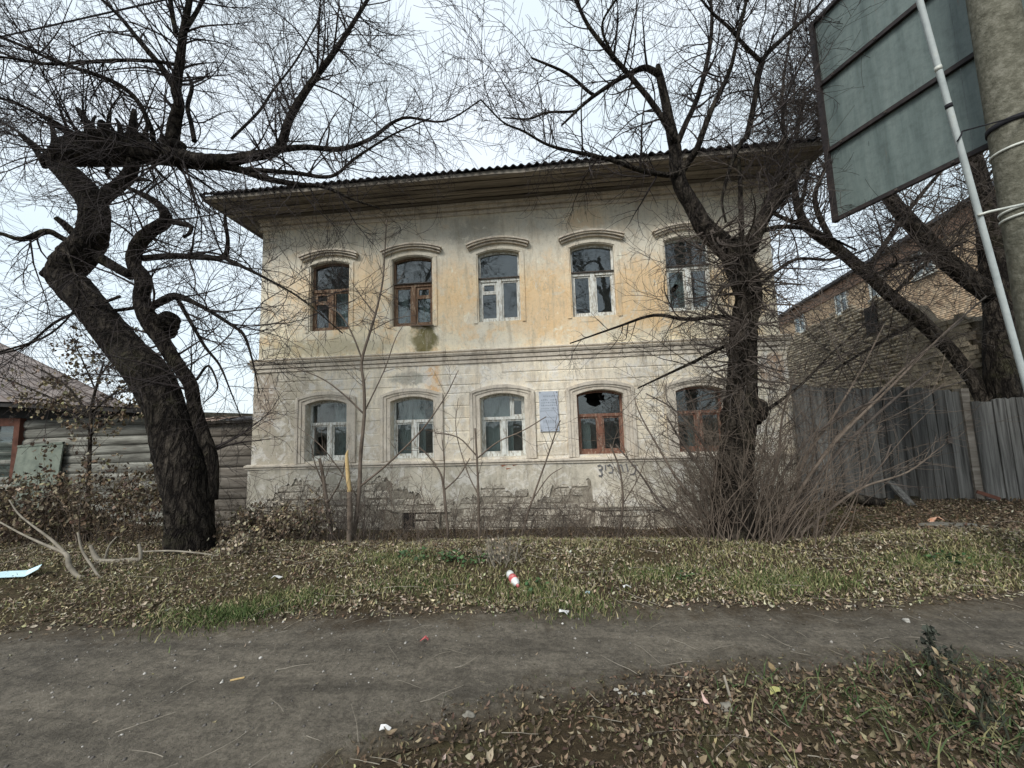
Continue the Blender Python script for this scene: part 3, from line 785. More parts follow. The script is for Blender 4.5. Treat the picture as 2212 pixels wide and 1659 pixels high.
# hoods over the upper windows, surrounds of the lower ones
def arch_band(g, cx, hw, z_end, rise, th, y0, y1, n=16):
    xs_ = [cx - hw + 2 * hw * i / n for i in range(n + 1)]
    up = [(x, z_end + rise * (1 - ((x - cx) / hw) ** 2)) for x in xs_]
    return g.strip(up, [(x, z - th) for x, z in up], y0, y1, closed=False)
def u_outline(cx, hw, zb, zs, rise, n=16):
    return [(cx - hw, zb)] + [(cx - hw + 2 * hw * i / n, zs + rise * (1 - (2 * i / n - 1) ** 2)) for i in range(n + 1)] + [(cx + hw, zb)]
for i, c in enumerate(WC):
    g = G()
    arch_band(g, c, 0.735, 5.80, 0.135, 0.040, -0.145, 0.03)
    arch_band(g, c, 0.71, 5.757, 0.145, 0.042, -0.115, 0.03)
    arch_band(g, c, 0.685, 5.712, 0.14, 0.04, -0.065, 0.03)
    g.build('window_hood', mat_moulding, house)
    g = G()
    g.strip(u_outline(c, 0.60, 3.93, 5.615, 0.12), u_outline(c, 0.515, 3.93, 5.582, 0.095), -0.022, 0.01, closed=False)
    g.build('window_surround', mat_plaster_up, house)
    g = G()
    for hw, hw2, zs_, zs2, y0 in ((0.725, 0.655, 2.345, 2.315, -0.125), (0.652, 0.588, 2.312, 2.272, -0.100), (0.585, 0.502, 2.268, 2.203, -0.078)):
        r1, r2 = (0.15 if hw > 0.7 else 0.125), 0.105
        g.strip(u_outline(c, hw, 0.862, zs_, r1), u_outline(c, hw2, 0.862, zs2, r2), y0, LY + 0.01, closed=False)
    g.build('window_surround', mat_moulding, house)
# windows
def make_window(cx, Z, y, mat, bar, vent=None, broken=None, drip=False, curtains=(), pipe=False, mull=0.05):
    hw, zb, zs, rise = Z['hw'] + 0.012, Z['zb'] - 0.012, Z['zs'] + 0.012, Z['rise']
    t = 0.06
    g = G()
    g.strip(outline(cx, hw, zb, zs, rise), outline(cx, hw, zb, zs, rise, t, 0.075), y, y + 0.09)
    g.box(cx - hw + 0.02, cx + hw - 0.02, y - 0.012, y + 0.08, bar - 0.032, bar + 0.032)
    g.box(cx - mull, cx + mull, y - 0.016, y + 0.078, zb + 0.03, bar - 0.01)
    sb, st = zb + 0.068, bar - 0.03
    win = None
    panes = []
    for s in (-1, 1):
        a, b = (cx - hw + t - 0.005, cx - mull + 0.004) if s < 0 else (cx + mull - 0.004, cx + hw - t + 0.005)
        f = 0.042
        g.strip([(a, sb), (b, sb), (b, st), (a, st)], [(a + f, sb + f * 1.3), (b - f, sb + f * 1.3), (b - f, st - f), (a + f, st - f)], y + 0.018, y + 0.06)
        top = st
        if vent == s:
            zv = st - 0.27
            g.box(a + f - 0.01, b - f + 0.01, y + 0.012, y + 0.055, zv - 0.03, zv + 0.015)
            g.strip([(a + f, zv + 0.015), (b - f, zv + 0.015), (b - f, st - f), (a + f, st - f)], [(a + f + 0.035, zv + 0.05), (b - f - 0.035, zv + 0.05), (b - f - 0.035, st - f - 0.035), (a + f + 0.035, st - f - 0.035)], y + 0.008, y + 0.05)
        ins = f * 0.8
        panes.append((('L' if s < 0 else 'R'), [(a + ins, sb + ins), (b - ins, sb + ins), (b - ins, st - ins), (a + ins, st - ins)]))
    if vent == 'top':
        xv = cx + hw * 0.36
        g.box(xv - 0.028, xv + 0.028, y - 0.008, y + 0.075, bar, arch(xv, cx, hw, zs, rise) - t)
        ztop = arch(xv + 0.2, cx, hw, zs, rise) - t - 0.02
        g.strip([(xv + 0.028, bar + 0.03), (cx + hw - t, bar + 0.03), (cx + hw - t, ztop), (xv + 0.028, ztop + 0.02)], [(xv + 0.065, bar + 0.075), (cx + hw - t - 0.035, bar + 0.075), (cx + hw - t - 0.035, ztop - 0.05), (xv + 0.065, ztop - 0.04)], y + 0.005, y + 0.055)
    ol = outline(cx, hw, zb, zs, rise, t - 0.01)
    panes.append(('T', [(ol[0][0], bar + 0.025), (ol[1][0], bar + 0.025)] + ol[2:]))
    win = g.build('window', mat, house)
    for key, poly in panes:
        if broken and broken[0] == key:
            # what is left in the frame: a jagged rim
            cxp = sum(p[0] for p in poly) / len(poly) + broken[1]; czp = sum(p[1] for p in poly) / len(poly) + broken[2]
            q = []
            for k in range(len(poly)):
                p, p2 = poly[k], poly[(k + 1) % len(poly)]
                L_ = math.dist(p, p2); m_ = max(1, int(L_ / 0.12))
                q += [(p[0] + (p2[0] - p[0]) * e / m_, p[1] + (p2[1] - p[1]) * e / m_) for e in range(m_)]
            r = random.Random(5)
            inner = []
            for p in q:
                dx, dz = p[0] - cxp, p[1] - czp
                k_ = min(0.93, broken[3] * r.uniform(0.75, 1.25) / max(0.02, math.hypot(dx, dz)))
                inner.append((cxp + dx * k_, czp + dz * k_))
            G().strip(q, inner, y + 0.036, y + 0.040).build('pane', mat_glass, win)
        else:
            G().plate(poly, y + 0.036, y + 0.040).build('pane', mat_glass, win)
    if drip:
        G().box(cx - hw - 0.0, cx + hw + 0.0, y - 0.05, y + 0.0, bar + 0.034, bar + 0.056).build('drip_strip', mat_tin, win)
    for (a, b, zt_, sway) in curtains:
        n = 26
        xx = np.linspace(cx + a, cx + b, n)
        yy = y + 0.17 + 0.022 * np.sin(np.arange(n) * 1.35 + sway)
        V = np.concatenate([np.stack([xx, yy, np.full(n, zb + 0.03)], -1), np.stack([xx, yy * 0 + y + 0.17 + 0.6 * (yy - y - 0.17), np.full(n, zt_)], -1)])
        k = np.arange(n - 1)
        np_mesh('curtain', V, np.stack([k, k + 1, n + k + 1, n + k], -1), mat_curtain, win)
    if pipe:
        a_ = np.linspace(0, 2 * math.pi, 17)[:-1]
        P = np.array([[cx - 0.3, y - 0.12, 4.52], [cx - 0.3, y + 0.1, 4.50], [cx - 0.3, y + 0.5, 4.48]])[None]
        V, F = tubes_geo(P, np.full((1, 3), 0.055), 16)
        np_mesh('stove_pipe', V, F, mat_soot_shade, win)
    return win
UY, LWY = 0.11, 0.13
make_window(WC[0], UZ, UY, mat_brown_paint, 4.97, vent=-1, curtains=((-0.05, 0.42, 4.95, 0),))
make_window(WC[1], UZ, UY, mat_brown_paint, 4.97, vent=1, drip=True, curtains=((-0.42, -0.2, 4.95, 0), (0.08, 0.33, 4.95, 2)))
make_window(WC[2], UZ, UY, mat_white_paint, 4.97, vent=-1, drip=True)
make_window(WC[3], UZ, UY, mat_white_paint, 4.97, drip=True)
make_window(WC[4], UZ, UY, mat_white_paint, 4.97, drip=True, curtains=((-0.42, -0.05, 4.95, 1), (0.22, 0.42, 4.95, 0)), pipe=True)
make_window(WC[0], LZ, LWY, mat_white_paint, 1.75, broken=('L', 0.06, -0.05, 0.17), curtains=((0.03, 0.42, 2.2, 0),))
make_window(WC[1], LZ, LWY, mat_white_paint, 1.75, curtains=((-0.44, -0.12, 2.25, 0), (-0.1, 0.2, 2.25, 1)))
make_window(WC[2], LZ, LWY, mat_white_paint, 1.75, vent='top', curtains=((-0.44, 0.2, 2.25, 1),))
make_window(WC[3], LZ, LWY, mat_red_paint, 1.75, broken=('T', -0.10, 0.02, 0.21), curtains=((-0.44, -0.2, 1.7, 1),))
make_window(WC[4], LZ, LWY, mat_red_paint, 1.75, curtains=((-0.2, 0.0, 1.7, 1),))
# tin sill under the second upper window, hanging loose
G().add([(WC[1] - 0.1, 0.08, 3.975), (WC[1] + 0.52, 0.08, 3.985), (WC[1] + 0.5, -0.09, 3.93), (WC[1] - 0.02, -0.05, 3.955), (WC[1] - 0.1, 0.08, 3.965), (WC[1] + 0.52, 0.08, 3.975), (WC[1] + 0.5, -0.09, 3.92), (WC[1] - 0.02, -0.05, 3.945)],
        [(0, 1, 2, 3), (7, 6, 5, 4), (3, 2, 6, 7), (1, 5, 6, 2), (0, 3, 7, 4)]).build('loose_sill', mat_tin, house)
# sprayed letters on the plinth, pale patch behind them
GY0 = -0.102
pa, pb = on_y(1288, 985, GY0), on_y(1380, 1040, GY0)
x0g, x1g, z1g, z0g = 1.01, 1.72, 0.725, 0.40
q = [(x0g, z0g + 0.05), (x0g + 0.2, z0g), (x1g - 0.15, z0g + 0.02), (x1g, z0g + 0.1), (x1g - 0.02, z1g), (x0g + 0.05, z1g - 0.01)]
g = G()
def stroke(pts, w=0.024, yy=-0.1065):
    for (u0, v0), (u1, v1) in zip(pts[:-1], pts[1:]):
        a = on_y(u0, v0, yy); b = on_y(u1, v1, yy)
        d = np.array([b[0] - a[0], b[2] - a[2]]); L_ = np.linalg.norm(d) + 1e-6; d /= L_; nrm = np.array([-d[1], d[0]]) * w / 2
        e = d * w * 0.35
        o = [(a[0] - e[0] + nrm[0], a[2] - e[1] + nrm[1]), (b[0] + e[0] + nrm[0], b[2] + e[1] + nrm[1]), (b[0] + e[0] - nrm[0], b[2] + e[1] - nrm[1]), (a[0] - e[0] - nrm[0], a[2] - e[1] - nrm[1])]
        yk = yy - stroke.k * 0.00012; stroke.k += 1
        g.add([(x, yk, z) for x, z in o] + [(x, yk + 0.02, z) for x, z in o], [(0, 3, 2, 1), (0, 1, 5, 4), (1, 2, 6, 5), (2, 3, 7, 6), (3, 0, 4, 7)])
stroke.k = 0
def zt_(zx, zy): return ((2200 + zx / 7.373) * 0.57604, (1680 + zy / 7.373) * 0.57604)
for ln in ([(310, 500), (370, 470), (430, 520), (420, 590), (350, 600), (410, 640), (435, 720), (400, 780), (345, 760)], [(515, 480), (525, 600)], [(580, 490), (640, 465), (700, 520), (725, 600), (700, 680), (620, 680)],
           [(850, 480), (880, 580), (900, 700)], [(850, 475), (960, 470), (990, 560), (1010, 650)], [(1090, 440), (1130, 560), (1140, 660)], [(1250, 370), (1300, 380)], [(1250, 480), (1340, 470), (1370, 540), (1350, 640), (1310, 720), (1220, 730)]):
    stroke([zt_(*p) for p in ln])
g.build('graffiti', mat_spray, house)
# plaque beside the third lower window
pq = empty('wall_plaque', (0.04, LY - 0.02, 1.42), 'grey enamel plaque with faded rows of lettering screwed to the wall between lower windows', 'plaque')
G().box(-0.165, 0.25, LY - 0.045, LY - 0.004, 1.425, 2.30).build('board', mat_plaque, pq)
g = G(); fy = LY - 0.047
for k, zz in enumerate((2.20, 2.115, 2.055, 1.995, 1.93)):
    x = -0.12 + (0.05 if k == 0 else 0)
    while x < 0.20:
        w = random.uniform(0.018, 0.04)
        if not (k and 0.03 < x < 0.06): 
            g.box(x, x + w * 0.8, fy, fy + 0.01, zz - 0.018, zz + random.uniform(0.0, 0.016))
        x += w + 0.008
for k in range(6):
    x = -0.09 + k * 0.05
    g.box(x, x + 0.008, fy, fy + 0.01, 1.60, 1.67); g.box(x + 0.018, x + 0.026, fy, fy + 0.01, 1.60, 1.67)
    if k % 2: g.box(x + 0.008, x + 0.018, fy, fy + 0.01, 1.655, 1.665)
for k, zz in enumerate((1.72, 1.50)):
    x = -0.05
    while x < 0.16:
        g.box(x, x + 0.022, fy, fy + 0.01, zz, zz + 0.018); x += 0.034
g.add([(-0.15, fy, 1.862), (0.245, fy, 1.885), (0.245, fy, 1.893), (-0.15, fy, 1.872), (-0.15, fy + .01, 1.862), (0.245, fy + .01, 1.885), (0.245, fy + .01, 1.893), (-0.15, fy + .01, 1.872)], [(0, 1, 2, 3), (0, 4, 5, 1), (3, 2, 6, 7)])
tag(g.build('lettering', mat_letter, pq), kind='stuff')
for (x, zz) in ((-0.14, 2.275), (0.225, 2.275), (-0.13, 1.455), (0.215, 1.455)):
    G().box(x - 0.009, x + 0.009, fy - 0.004, fy + 0.01, zz - 0.009, zz + 0.009).build('screw', mat_tin, pq)
# ---------------------------------------------------------------- log house on the left, sagging metal roof
def log_geo(x0, x1, y, z0, z1, seed):
    r = random.Random(seed)
    n = 9
    pts = np.linspace(x0, x1, max(3, int((x1 - x0) / 0.8)))
    vs, fs = [], []
    for x in pts:
        dz, dy = r.uniform(-.012, .012), r.uniform(-.012, .012)
        for k in range(n):
            a = -math.pi / 2 + math.pi * k / (n - 1)
            vs.append((x, y + 0.055 - 0.055 * math.cos(a) + dy, (z0 + z1) / 2 + (z1 - z0) / 2 * math.sin(a) * 0.985 + dz))
    for i in range(len(pts) - 1):
        fs += [(n * i + k, n * i + n + k, n * i + n + k + 1, n * i + k + 1) for k in range(n - 1)]
    fs += [tuple(range(n)), tuple(range(n * len(pts) - 1, n * len(pts) - n - 1, -1))]
    return G().add(vs, fs)
lh = empty('log_house', (-12, 0.3, -0.3), 'low grey log house with rusty sheet-metal roof', 'house')
lw = G().box(-18, -8.62, 0.26, 5.0, -0.8, 2.15).build('wall', mat_log, lh)
z = -0.7; k = 0
while z < 2.05:
    h = 0.235 + random.uniform(-0.02, 0.02)
    log_geo(-18, -8.7 + random.uniform(-0.06, 0.06), 0.20, z, min(z + h, 2.14), k).build('log', mat_log, lw)
    z += h; k += 1
G().plate([(-9.2, 2.10), (-18.4, 2.10), (-18.4, 3.05), (-9.85, 2.36)][::-1], 0.24, 0.30).build('wall_head', mat_soot_shade, lh)  # closes the gap below the roof; eave shade is put into its black
E0, E1 = np.array([-9.75, -0.32, 2.28]), np.array([-18.5, -0.32, 2.93])
T0, T1 = np.array([-18.9, 3.0, 4.97]), np.array([-27.5, 3.0, 5.4])
rf = G().add([E0 + (0, .02, -.12), E1 + (0, .02, -.12), E1 + (0, .05, -.02), E0 + (0, .05, -.02), E0 + (0, .6, -.12), E1 + (0, .6, -.12)], [(0, 1, 2, 3), (0, 4, 5, 1)]).build('roof', mat_soot_shade, lh)  # eave edge and underside, blackened to stand in for the shade there
ns = 16
for i in range(ns):
    a, b = i / ns, (i + 1) / ns
    P = [E0 + (E1 - E0) * a, E0 + (E1 - E0) * b, T0 + (T1 - T0) * b, T0 + (T1 - T0) * a]
    dz = random.uniform(0, 0.012)
    nrm = np.cross(P[1] - P[0], P[3] - P[0]); nrm /= np.linalg.norm(nrm)
    if nrm[2] < 0: nrm = -nrm
    ins = (P[1] - P[0]) * 0.03
    up = nrm * 0.028
    V = [P[0], P[0] + ins, P[1] - ins, P[1], P[3], P[3] + ins, P[2] - ins, P[2]]
    V = [v + np.array([0, 0, dz]) for v in V]
    V[0] = V[0] + up; V[4] = V[4] + up; V[3] = V[3] + up; V[7] = V[7] + up
    V2 = [v - nrm * 0.008 for v in V]
    G().add(V + V2, [(0, 1, 5, 4), (1, 2, 6, 5), (2, 3, 7, 6), (1, 0, 8, 9), (2, 1, 9, 10), (3, 2, 10, 11), (0, 4, 12, 8), (3, 11, 15, 7)]).build('roof_sheet', mat_rust_roof, rf)
# casing of its window and a green shutter leaning there
a, b = on_y(-25, 905, 0.16), on_y(36, 1030, 0.16)
wf = G().box(a[0], a[0] + 0.2, 0.12, 0.24, b[2], a[2]).box(b[0] - 0.16, b[0], 0.12, 0.24, b[2] - .1, a[2] - .02).box(a[0] + .2, b[0] - .16, .13, .24, a[2] - .2, a[2]).build('window', mat_red_board, lh)
G().box(a[0] + 0.2, b[0] - 0.16, 0.20, 0.21, b[2], a[2] - 0.2).build('pane', mat_glass, wf)
a, b = on_y(44, 962, 0.1), on_y(128, 1060, 0.1)
sh = empty('green_board', (a[0], 0.1, -0.4), 'faded green plywood board leaning on the log wall', 'board')
V = [(a[0], 0.09, a[2]), (b[0], 0.13, a[2] + 0.06), (b[0], 0.0, -0.45), (a[0] - .05, -0.02, -0.45)]
G().add(V + [(x, y - 0.03, z) for x, y, z in V], [(3, 2, 1, 0), (4, 5, 6, 7), (0, 1, 5, 4), (1, 2, 6, 5), (3, 0, 4, 7)]).build('panel', mat_green_board, sh)
G().add([(V[0][0], V[0][1] - .05, V[0][2] - .05), (V[1][0], V[1][1] - .05, V[1][2] - .05), (V[1][0], V[1][1] - .05, V[1][2]), (V[0][0], V[0][1] - .05, V[0][2])] +
        [(V[0][0], V[0][1] + .0, V[0][2] - .05), (V[1][0], V[1][1] + .0, V[1][2] - .05), (V[1][0], V[1][1] + .0, V[1][2]), (V[0][0], V[0][1] + .0, V[0][2])],
        [(0, 1, 2, 3), (3, 2, 6, 7), (0, 4, 5, 1), (0, 3, 7, 4), (1, 5, 6, 2)]).build('batten', mat_green_board, sh)
# older log wall between it and the plastered house, scrap roofing on top
ls = empty('log_shed', (-7.7, 0.3, -0.4), 'weathered brown log shed squeezed against the plastered house', 'shed')
sw = G().box(-8.6, HX0 - 0.10, 0.30, 4.0, -0.8, 1.84).build('wall', mat_old_log, ls)
z = -0.7; k = 50
while z < 1.8:
    h = 0.25 + random.uniform(-0.03, 0.03)
    log_geo(-8.62 + random.uniform(-.05, .05), HX0 - 0.08, 0.24 + random.uniform(-0.02, 0.02), z, min(z + h, 1.85), k).build('log', mat_old_log, sw)
    z += h; k += 1
srf = G().box(-8.7, HX0 - 0.12, 0.1, 4.0, 1.85, 1.90).build('roof', mat_old_log, ls)
for k in range(9):
    x = -8.6 + k * 0.19
    w, d, t = random.uniform(0.25, 0.5), random.uniform(0.3, 0.6), random.uniform(0, 0.12)
    G().add([(x, 0.02, 1.90), (x + w, 0.04, 1.90 + t), (x + w, d, 1.96 + t), (x, d, 1.99), (x, 0.02, 1.92), (x + w, 0.04, 1.92 + t), (x + w, d, 1.98 + t), (x, d, 2.01)],
            [(3, 2, 1, 0), (4, 5, 6, 7), (0, 1, 5, 4), (1, 2, 6, 5), (3, 0, 4, 7)]).build('roofing_scrap', mat_scrap if k < 4 else mat_slate, srf)

# ---------------------------------------------------------------- plank fence on the right
def fence_board(parent, x0, x1, y, zb, zt, lean, seed):
    r = random.Random(seed)
    x1 -= 0.006
    t = 0.022
    w = x1 - x0
    top = [(x0 + lean, zt + r.uniform(-.02, .02)), (x0 + w * r.uniform(.3, .7) + lean, zt + r.uniform(-.015, .03)), (x1 + lean, zt + r.uniform(-.02, .02))]
    mid = (zb + zt) / 2; bow = r.uniform(-.008, .008)
    o = [(x0, zb + r.uniform(-.04, .03)), (x1, zb + r.uniform(-.04, .03)), (x1 + lean / 2 + bow, mid)] + top[::-1] + [(x0 + lean / 2 + bow, mid)]
    G().plate(o, y + r.uniform(-.022, .016), y + t + 0.018).build('plank', mat_fence, parent)
gate = empty('plank_gate', (6.4, -0.38, -0.05), 'grey weathered plank gate joined to the corner of the plastered house', 'gate')
x = 4.90; k = 0
while x < 7.86:
    w = random.uniform(0.13, 0.20)
    t = (x - 4.9) / 3.0
    zb = float(ground_z(x, -0.4)) + 0.03 + (0.14 if 6.4 < x < 6.9 else 0)
    fence_board(gate, x, x + w - 0.008, -0.40, min(zb, 0.02), 2.19 - 0.20 * t + 0.03 * math.sin(x * 3), random.uniform(-0.012, 0.012), k)
    x += w; k += 1
for zz in (0.45, 1.6): G().box(4.92, 7.85, -0.375, -0.31, zz, zz + 0.09).build('rail', mat_fence, gate)
G().box(7.60, 7.68, -0.425, -0.405, 0.98, 1.12).build('latch', mat_tin, gate)
G().box(7.93, 8.07, -0.44, -0.30, -0.35, 2.02).build('post', mat_old_log, gate)
fence = empty('plank_fence', (8.8, -0.55, -0.1), 'lower run of grey fence planks beyond the gate post', 'fence')
x = 8.06
while x < 11.5:
    w = random.uniform(0.15, 0.23)
    fence_board(fence, x, x + w - 0.008, -0.46, -0.1 + random.uniform(-.05, .05), 1.76 + random.uniform(-.04, .05), 0.01 * random.uniform(-1, 1), k)
    x += w; k += 1
for zz in (0.30, 1.35): G().box(8.0, 11.5, -0.43, -0.37, zz, zz + 0.08).build('rail', mat_fence, fence)

# ---------------------------------------------------------------- ruin and brick building behind the fence
dv = CM.T @ np.array([(1315 - 1106) / FPX, 1.0, -(909 - 829.5) / FPX])
DH = np.array([dv[0], dv[1], 0.0]); DH /= np.linalg.norm(DH)
NH = np.array([-DH[1], DH[0], 0.0])                      # faces left, towards the camera side
def lay(parent, p0, meshes, name, s0, s1, z0, topf, hr, wr, dep, mat, skip=None, miss=0.05, back=0.0):
    """courses of pieces on a wall plane; the 300 nearest as objects, the rest joined as stuff"""
    items = []
    z = z0
    while True:
        h = random.uniform(*hr)
        s = s0 + random.uniform(0, wr[1])
        any_ = False
        while s < s1:
            w = random.uniform(*wr)
            if z + h / 2 < topf(s + w / 2):
                any_ = True
                if not (skip and skip(s + w / 2, z + h / 2)) and random.random() > miss:
                    items.append((s + w / 2, z + h / 2, w * 0.96, h * 0.92, random.uniform(*dep)))
            s += w
        z += h
        if not any_: break
    ang = math.atan2(DH[1], DH[0])
    pos = [p0 + DH * s + np.array([0, 0, z - p0[2]]) + NH * back for s, z, *_ in items]
    order = np.argsort([np.linalg.norm(p - C0) for p in pos])
    R = np.array([[DH[0], -NH[0], 0], [DH[1], -NH[1], 0], [0, 0, 1.0]])   # local x along the wall, local -y out of it
    VV, FF, b = [], [], 0
    for n_i, oi in enumerate(order):
        s, z, w, h, d = items[oi]
        me = random.choice(meshes)
        if n_i < 300:
            o = bpy.data.objects.new(name, me); COL.objects.link(o); attach(o, parent)
            o.location = pos[oi]; o.scale = (w, d, h); o.rotation_euler = (0, 0, math.atan2(R[1, 0], R[0, 0]))
        else:
            v = np.array([q.co[:] for q in me.vertices]) * (w, d, h)
            VV.append(v @ R.T + pos[oi]); f = np.array([p.vertices[:] for p in me.polygons]); FF.append(f + b); b += len(v)
    if VV:
        tag(np_mesh(name, np.concatenate(VV), np.concatenate(FF), mat, parent, smooth=False), kind='stuff')
def wall_box(name, p0, s0, s1, z0, topf, thick, mat, parent, step=0.4):
    ss = np.arange(s0, s1 + step, step)
    vs, fs = [], []
    for s in ss:
        for off in (0.0, -thick):
            q = p0 + DH * s + NH * off
            vs += [(q[0], q[1], z0), (q[0], q[1], topf(s))]
    for i in range(len(ss) - 1):
        a = 4 * i
        fs += [(a, a + 4, a + 5, a + 1), (a + 1, a + 5, a + 7, a + 3), (a + 2, a + 3, a + 7, a + 6)]
    fs += [(0, 1, 3, 2), (len(vs) - 4, len(vs) - 2, len(vs) - 1, len(vs) - 3)]
    return G().add(vs, fs).build(name, mat, parent)
# brick building
bp0 = C0 + ray(1985, 510) * 17.0
rl = [on_wall(u, v, bp0, DH) for u, v in ((2212, 375), (1985, 510), (1688, 685))]
S_NEAR, S_FAR = rl[0][0] - 4, rl[2][0] + 3
bz = rl[1][1]
bb = empty('brick_building', bp0 * (1, 1, 0), 'tan brick building with white windows behind the ruined wall', 'building')
btop = lambda s: bz
wins = []
for (u0, v0, v1, u1) in ((1968, 538, 604, 2016), (1876, 597, 650, 1908), (1803, 637, 684, 1830), (1717, 684, 728, 1738)):
    sa, za = on_wall(u0, v0, bp0, DH); sb_, zb_ = on_wall(u0, v1, bp0, DH); sc, _ = on_wall(u1, v0, bp0, DH)
    wins.append((min(sa, sc), max(sa, sc), zb_, za))
zt_m = np.mean([w[3] for w in wins]); zb_m = np.mean([w[2] for w in wins])
wins = [(a, b, zb_m, zt_m) for a, b, _, _ in wins]
bw = wall_box('wall', bp0, S_NEAR, S_FAR, -0.5, btop, 8.0, mat_brick_mortar, bb)
skipw = lambda s, z: any(a - 0.1 < s < b + 0.1 and c - 0.05 < z < d + 0.05 for a, b, c, d in wins)
bricks = stone_meshes('brick', 4, mat_tan_brick, 0.03, 0.05)
lay(bw, bp0, bricks, 'brick', S_NEAR, S_FAR, 3.2, btop, (0.086, 0.088), (0.29, 0.31), (0.03, 0.045), mat_tan_brick, skipw, 0.0)
def on_plane_box(s0, s1, z0, z1, o0, o1, p0):
    q = [p0 + DH * s + NH * o for o in (o1, o0) for s in (s0, s1)]
    vs = [(p[0], p[1], z) for z in (z0, z1) for p in q]
    return vs, [(0, 1, 5, 4), (2, 6, 7, 3), (0, 4, 6, 2), (1, 3, 7, 5), (4, 5, 7, 6), (0, 2, 3, 1)]
for (a, b, c, d) in wins:
    g = G()
    for (s0, s1, z0, z1) in ((a, a + .1, c, d), (b - .1, b, c, d), (a + .1, b - .1, d - .1, d), (a + .1, b - .1, c, c + .1), ((a + b) / 2 - .04, (a + b) / 2 + .04, c + .1, d - .1), (a + .1, (a + b) / 2 - .04, d - .55, d - .47)):
        g.add(*on_plane_box(s0, s1, z0, z1, 0.012, 0.05, bp0))
    wo_ = g.build('window', mat_white_paint, bb)
    g2 = G(); g2.add(*on_plane_box(a + .05, b - .05, c + .05, d - .05, 0.004, 0.02, bp0)); g2.build('pane', mat_glass, wo_)
    g3 = G(); g3.add(*on_plane_box(a - .08, b + .08, c - .09, c - .005, 0.01, 0.12, bp0)); g3.build('sill', mat_band, wo_)
g = G(); g.add(*on_plane_box(S_NEAR - .3, S_FAR + .3, bz, bz + 0.16, -8.2, 0.35, bp0)); g.build('roof', mat_slate, bb)
g = G(); g.add(*on_plane_box(S_NEAR, S_FAR, bz - 0.62, bz - 0.004, 0.045, 0.10, bp0)); g.build('frieze', mat_dull_brick, bb)
# ruined rubble wall in front of it
rp0 = C0 + ray(1700, 737) * 17.0
prof = [on_wall(u, v, rp0, DH) for u, v in ((1640, 771), (1700, 737), (1802, 679), (1860, 660), (1913, 640), (1945, 652), (1990, 702), (2112, 676))]
ps = np.array(prof)[np.argsort([p[0] for p in prof])]
rtop = lambda s: float(np.interp(s, ps[:, 0], ps[:, 1]) + 0.07 * math.sin(s * 5.1) + 0.05 * math.sin(s * 11.7))
ruin = empty('ruined_wall', rp0 * (1, 1, 0), 'crumbling rubble stone wall rising behind the plank gate', 'wall')
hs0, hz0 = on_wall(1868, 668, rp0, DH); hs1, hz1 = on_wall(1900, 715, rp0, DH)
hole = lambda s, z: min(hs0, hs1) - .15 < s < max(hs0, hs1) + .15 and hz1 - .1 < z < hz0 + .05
rc = wall_box('core', rp0, ps[0, 0], ps[-1, 0], -0.6, lambda s: rtop(s) - 0.12, 0.5, mat_ruin_mortar, ruin, 0.25)
lay(rc, rp0, stone_meshes('rubble_stone', 8, mat_ruin, 0.14, 0.14), 'stone', ps[0, 0], ps[-1, 0], 0.6, rtop, (0.06, 0.125), (0.11, 0.36), (0.05, 0.13), mat_ruin, hole, 0.05)
g = G(); g.add(*on_plane_box(min(hs0, hs1), max(hs0, hs1), hz1, hz0, 0.0, 0.03, rp0)); g.build('window_hole_shade', mat_soot_shade, ruin)  # black plate on the core, painted as the darkness of the opening

# ---------------------------------------------------------------- concrete pole, leaning pipe, back of the hoarding
pa_ = C0 + ray(2212, 830) * 3.75
def ring_tube(P, Rr, sides, name, mat, parent=None, rough=0.0, smooth=True, cap=True, seed=0):
    """one tube with parallel-transported rings and an uneven skin"""
    P = np.asarray(P, float); Rr = np.asarray(Rr, float)
    n = len(P)
    T = np.gradient(P, axis=0); T /= np.linalg.norm(T, axis=1, keepdims=True)
    a = np.eye(3)[np.argmin(np.abs(T[0]))]
    u = np.cross(T[0], a); u /= np.linalg.norm(u)
    r = np.random.default_rng(seed)
    ph = r.uniform(0, 6.28, 6)
    V = []
    for i in range(n):
        u = u - T[i] * np.dot(u, T[i]); u /= np.linalg.norm(u)
        w = np.cross(T[i], u)
        for k in range(sides):
            th = 2 * math.pi * k / sides
            q = 1 + rough * (0.5 * math.sin(2 * th + ph[0] + i * 0.21) + 0.35 * math.sin(3 * th + ph[1] - i * 0.33) + 0.25 * math.sin(5 * th + ph[2] + 0.5 * i) + 0.35 * r.normal())
            V.append(P[i] + Rr[i] * q * (math.cos(th) * u + math.sin(th) * w))
    V = np.array(V)
    F = [(i * sides + k, i * sides + (k + 1) % sides, (i + 1) * sides + (k + 1) % sides, (i + 1) * sides + k) for i in range(n - 1) for k in range(sides)]
    if cap: F += [tuple(range(sides))[::-1], tuple(range((n - 1) * sides, n * sides))]
    g = G(); g.v = [tuple(v) for v in V]; g.f = F
    return g.build(name, mat, parent, smooth)
pole_base = C0 + ray(2196, 300) * 3.9
bx_, by_ = pole_base[0], pole_base[1]
pole = empty('utility_pole', (bx_, by_, 0), 'thick concrete utility pole carrying the back of a hoarding', 'pole')
zz = np.linspace(-0.4, 9.5, 34)
PR = lambda z: 0.205 - 0.006 * z
ring_tube(np.stack([np.full(34, bx_), np.full(34, by_), zz], -1), PR(zz), 28, 'shaft', mat_concrete, pole, 0.012)
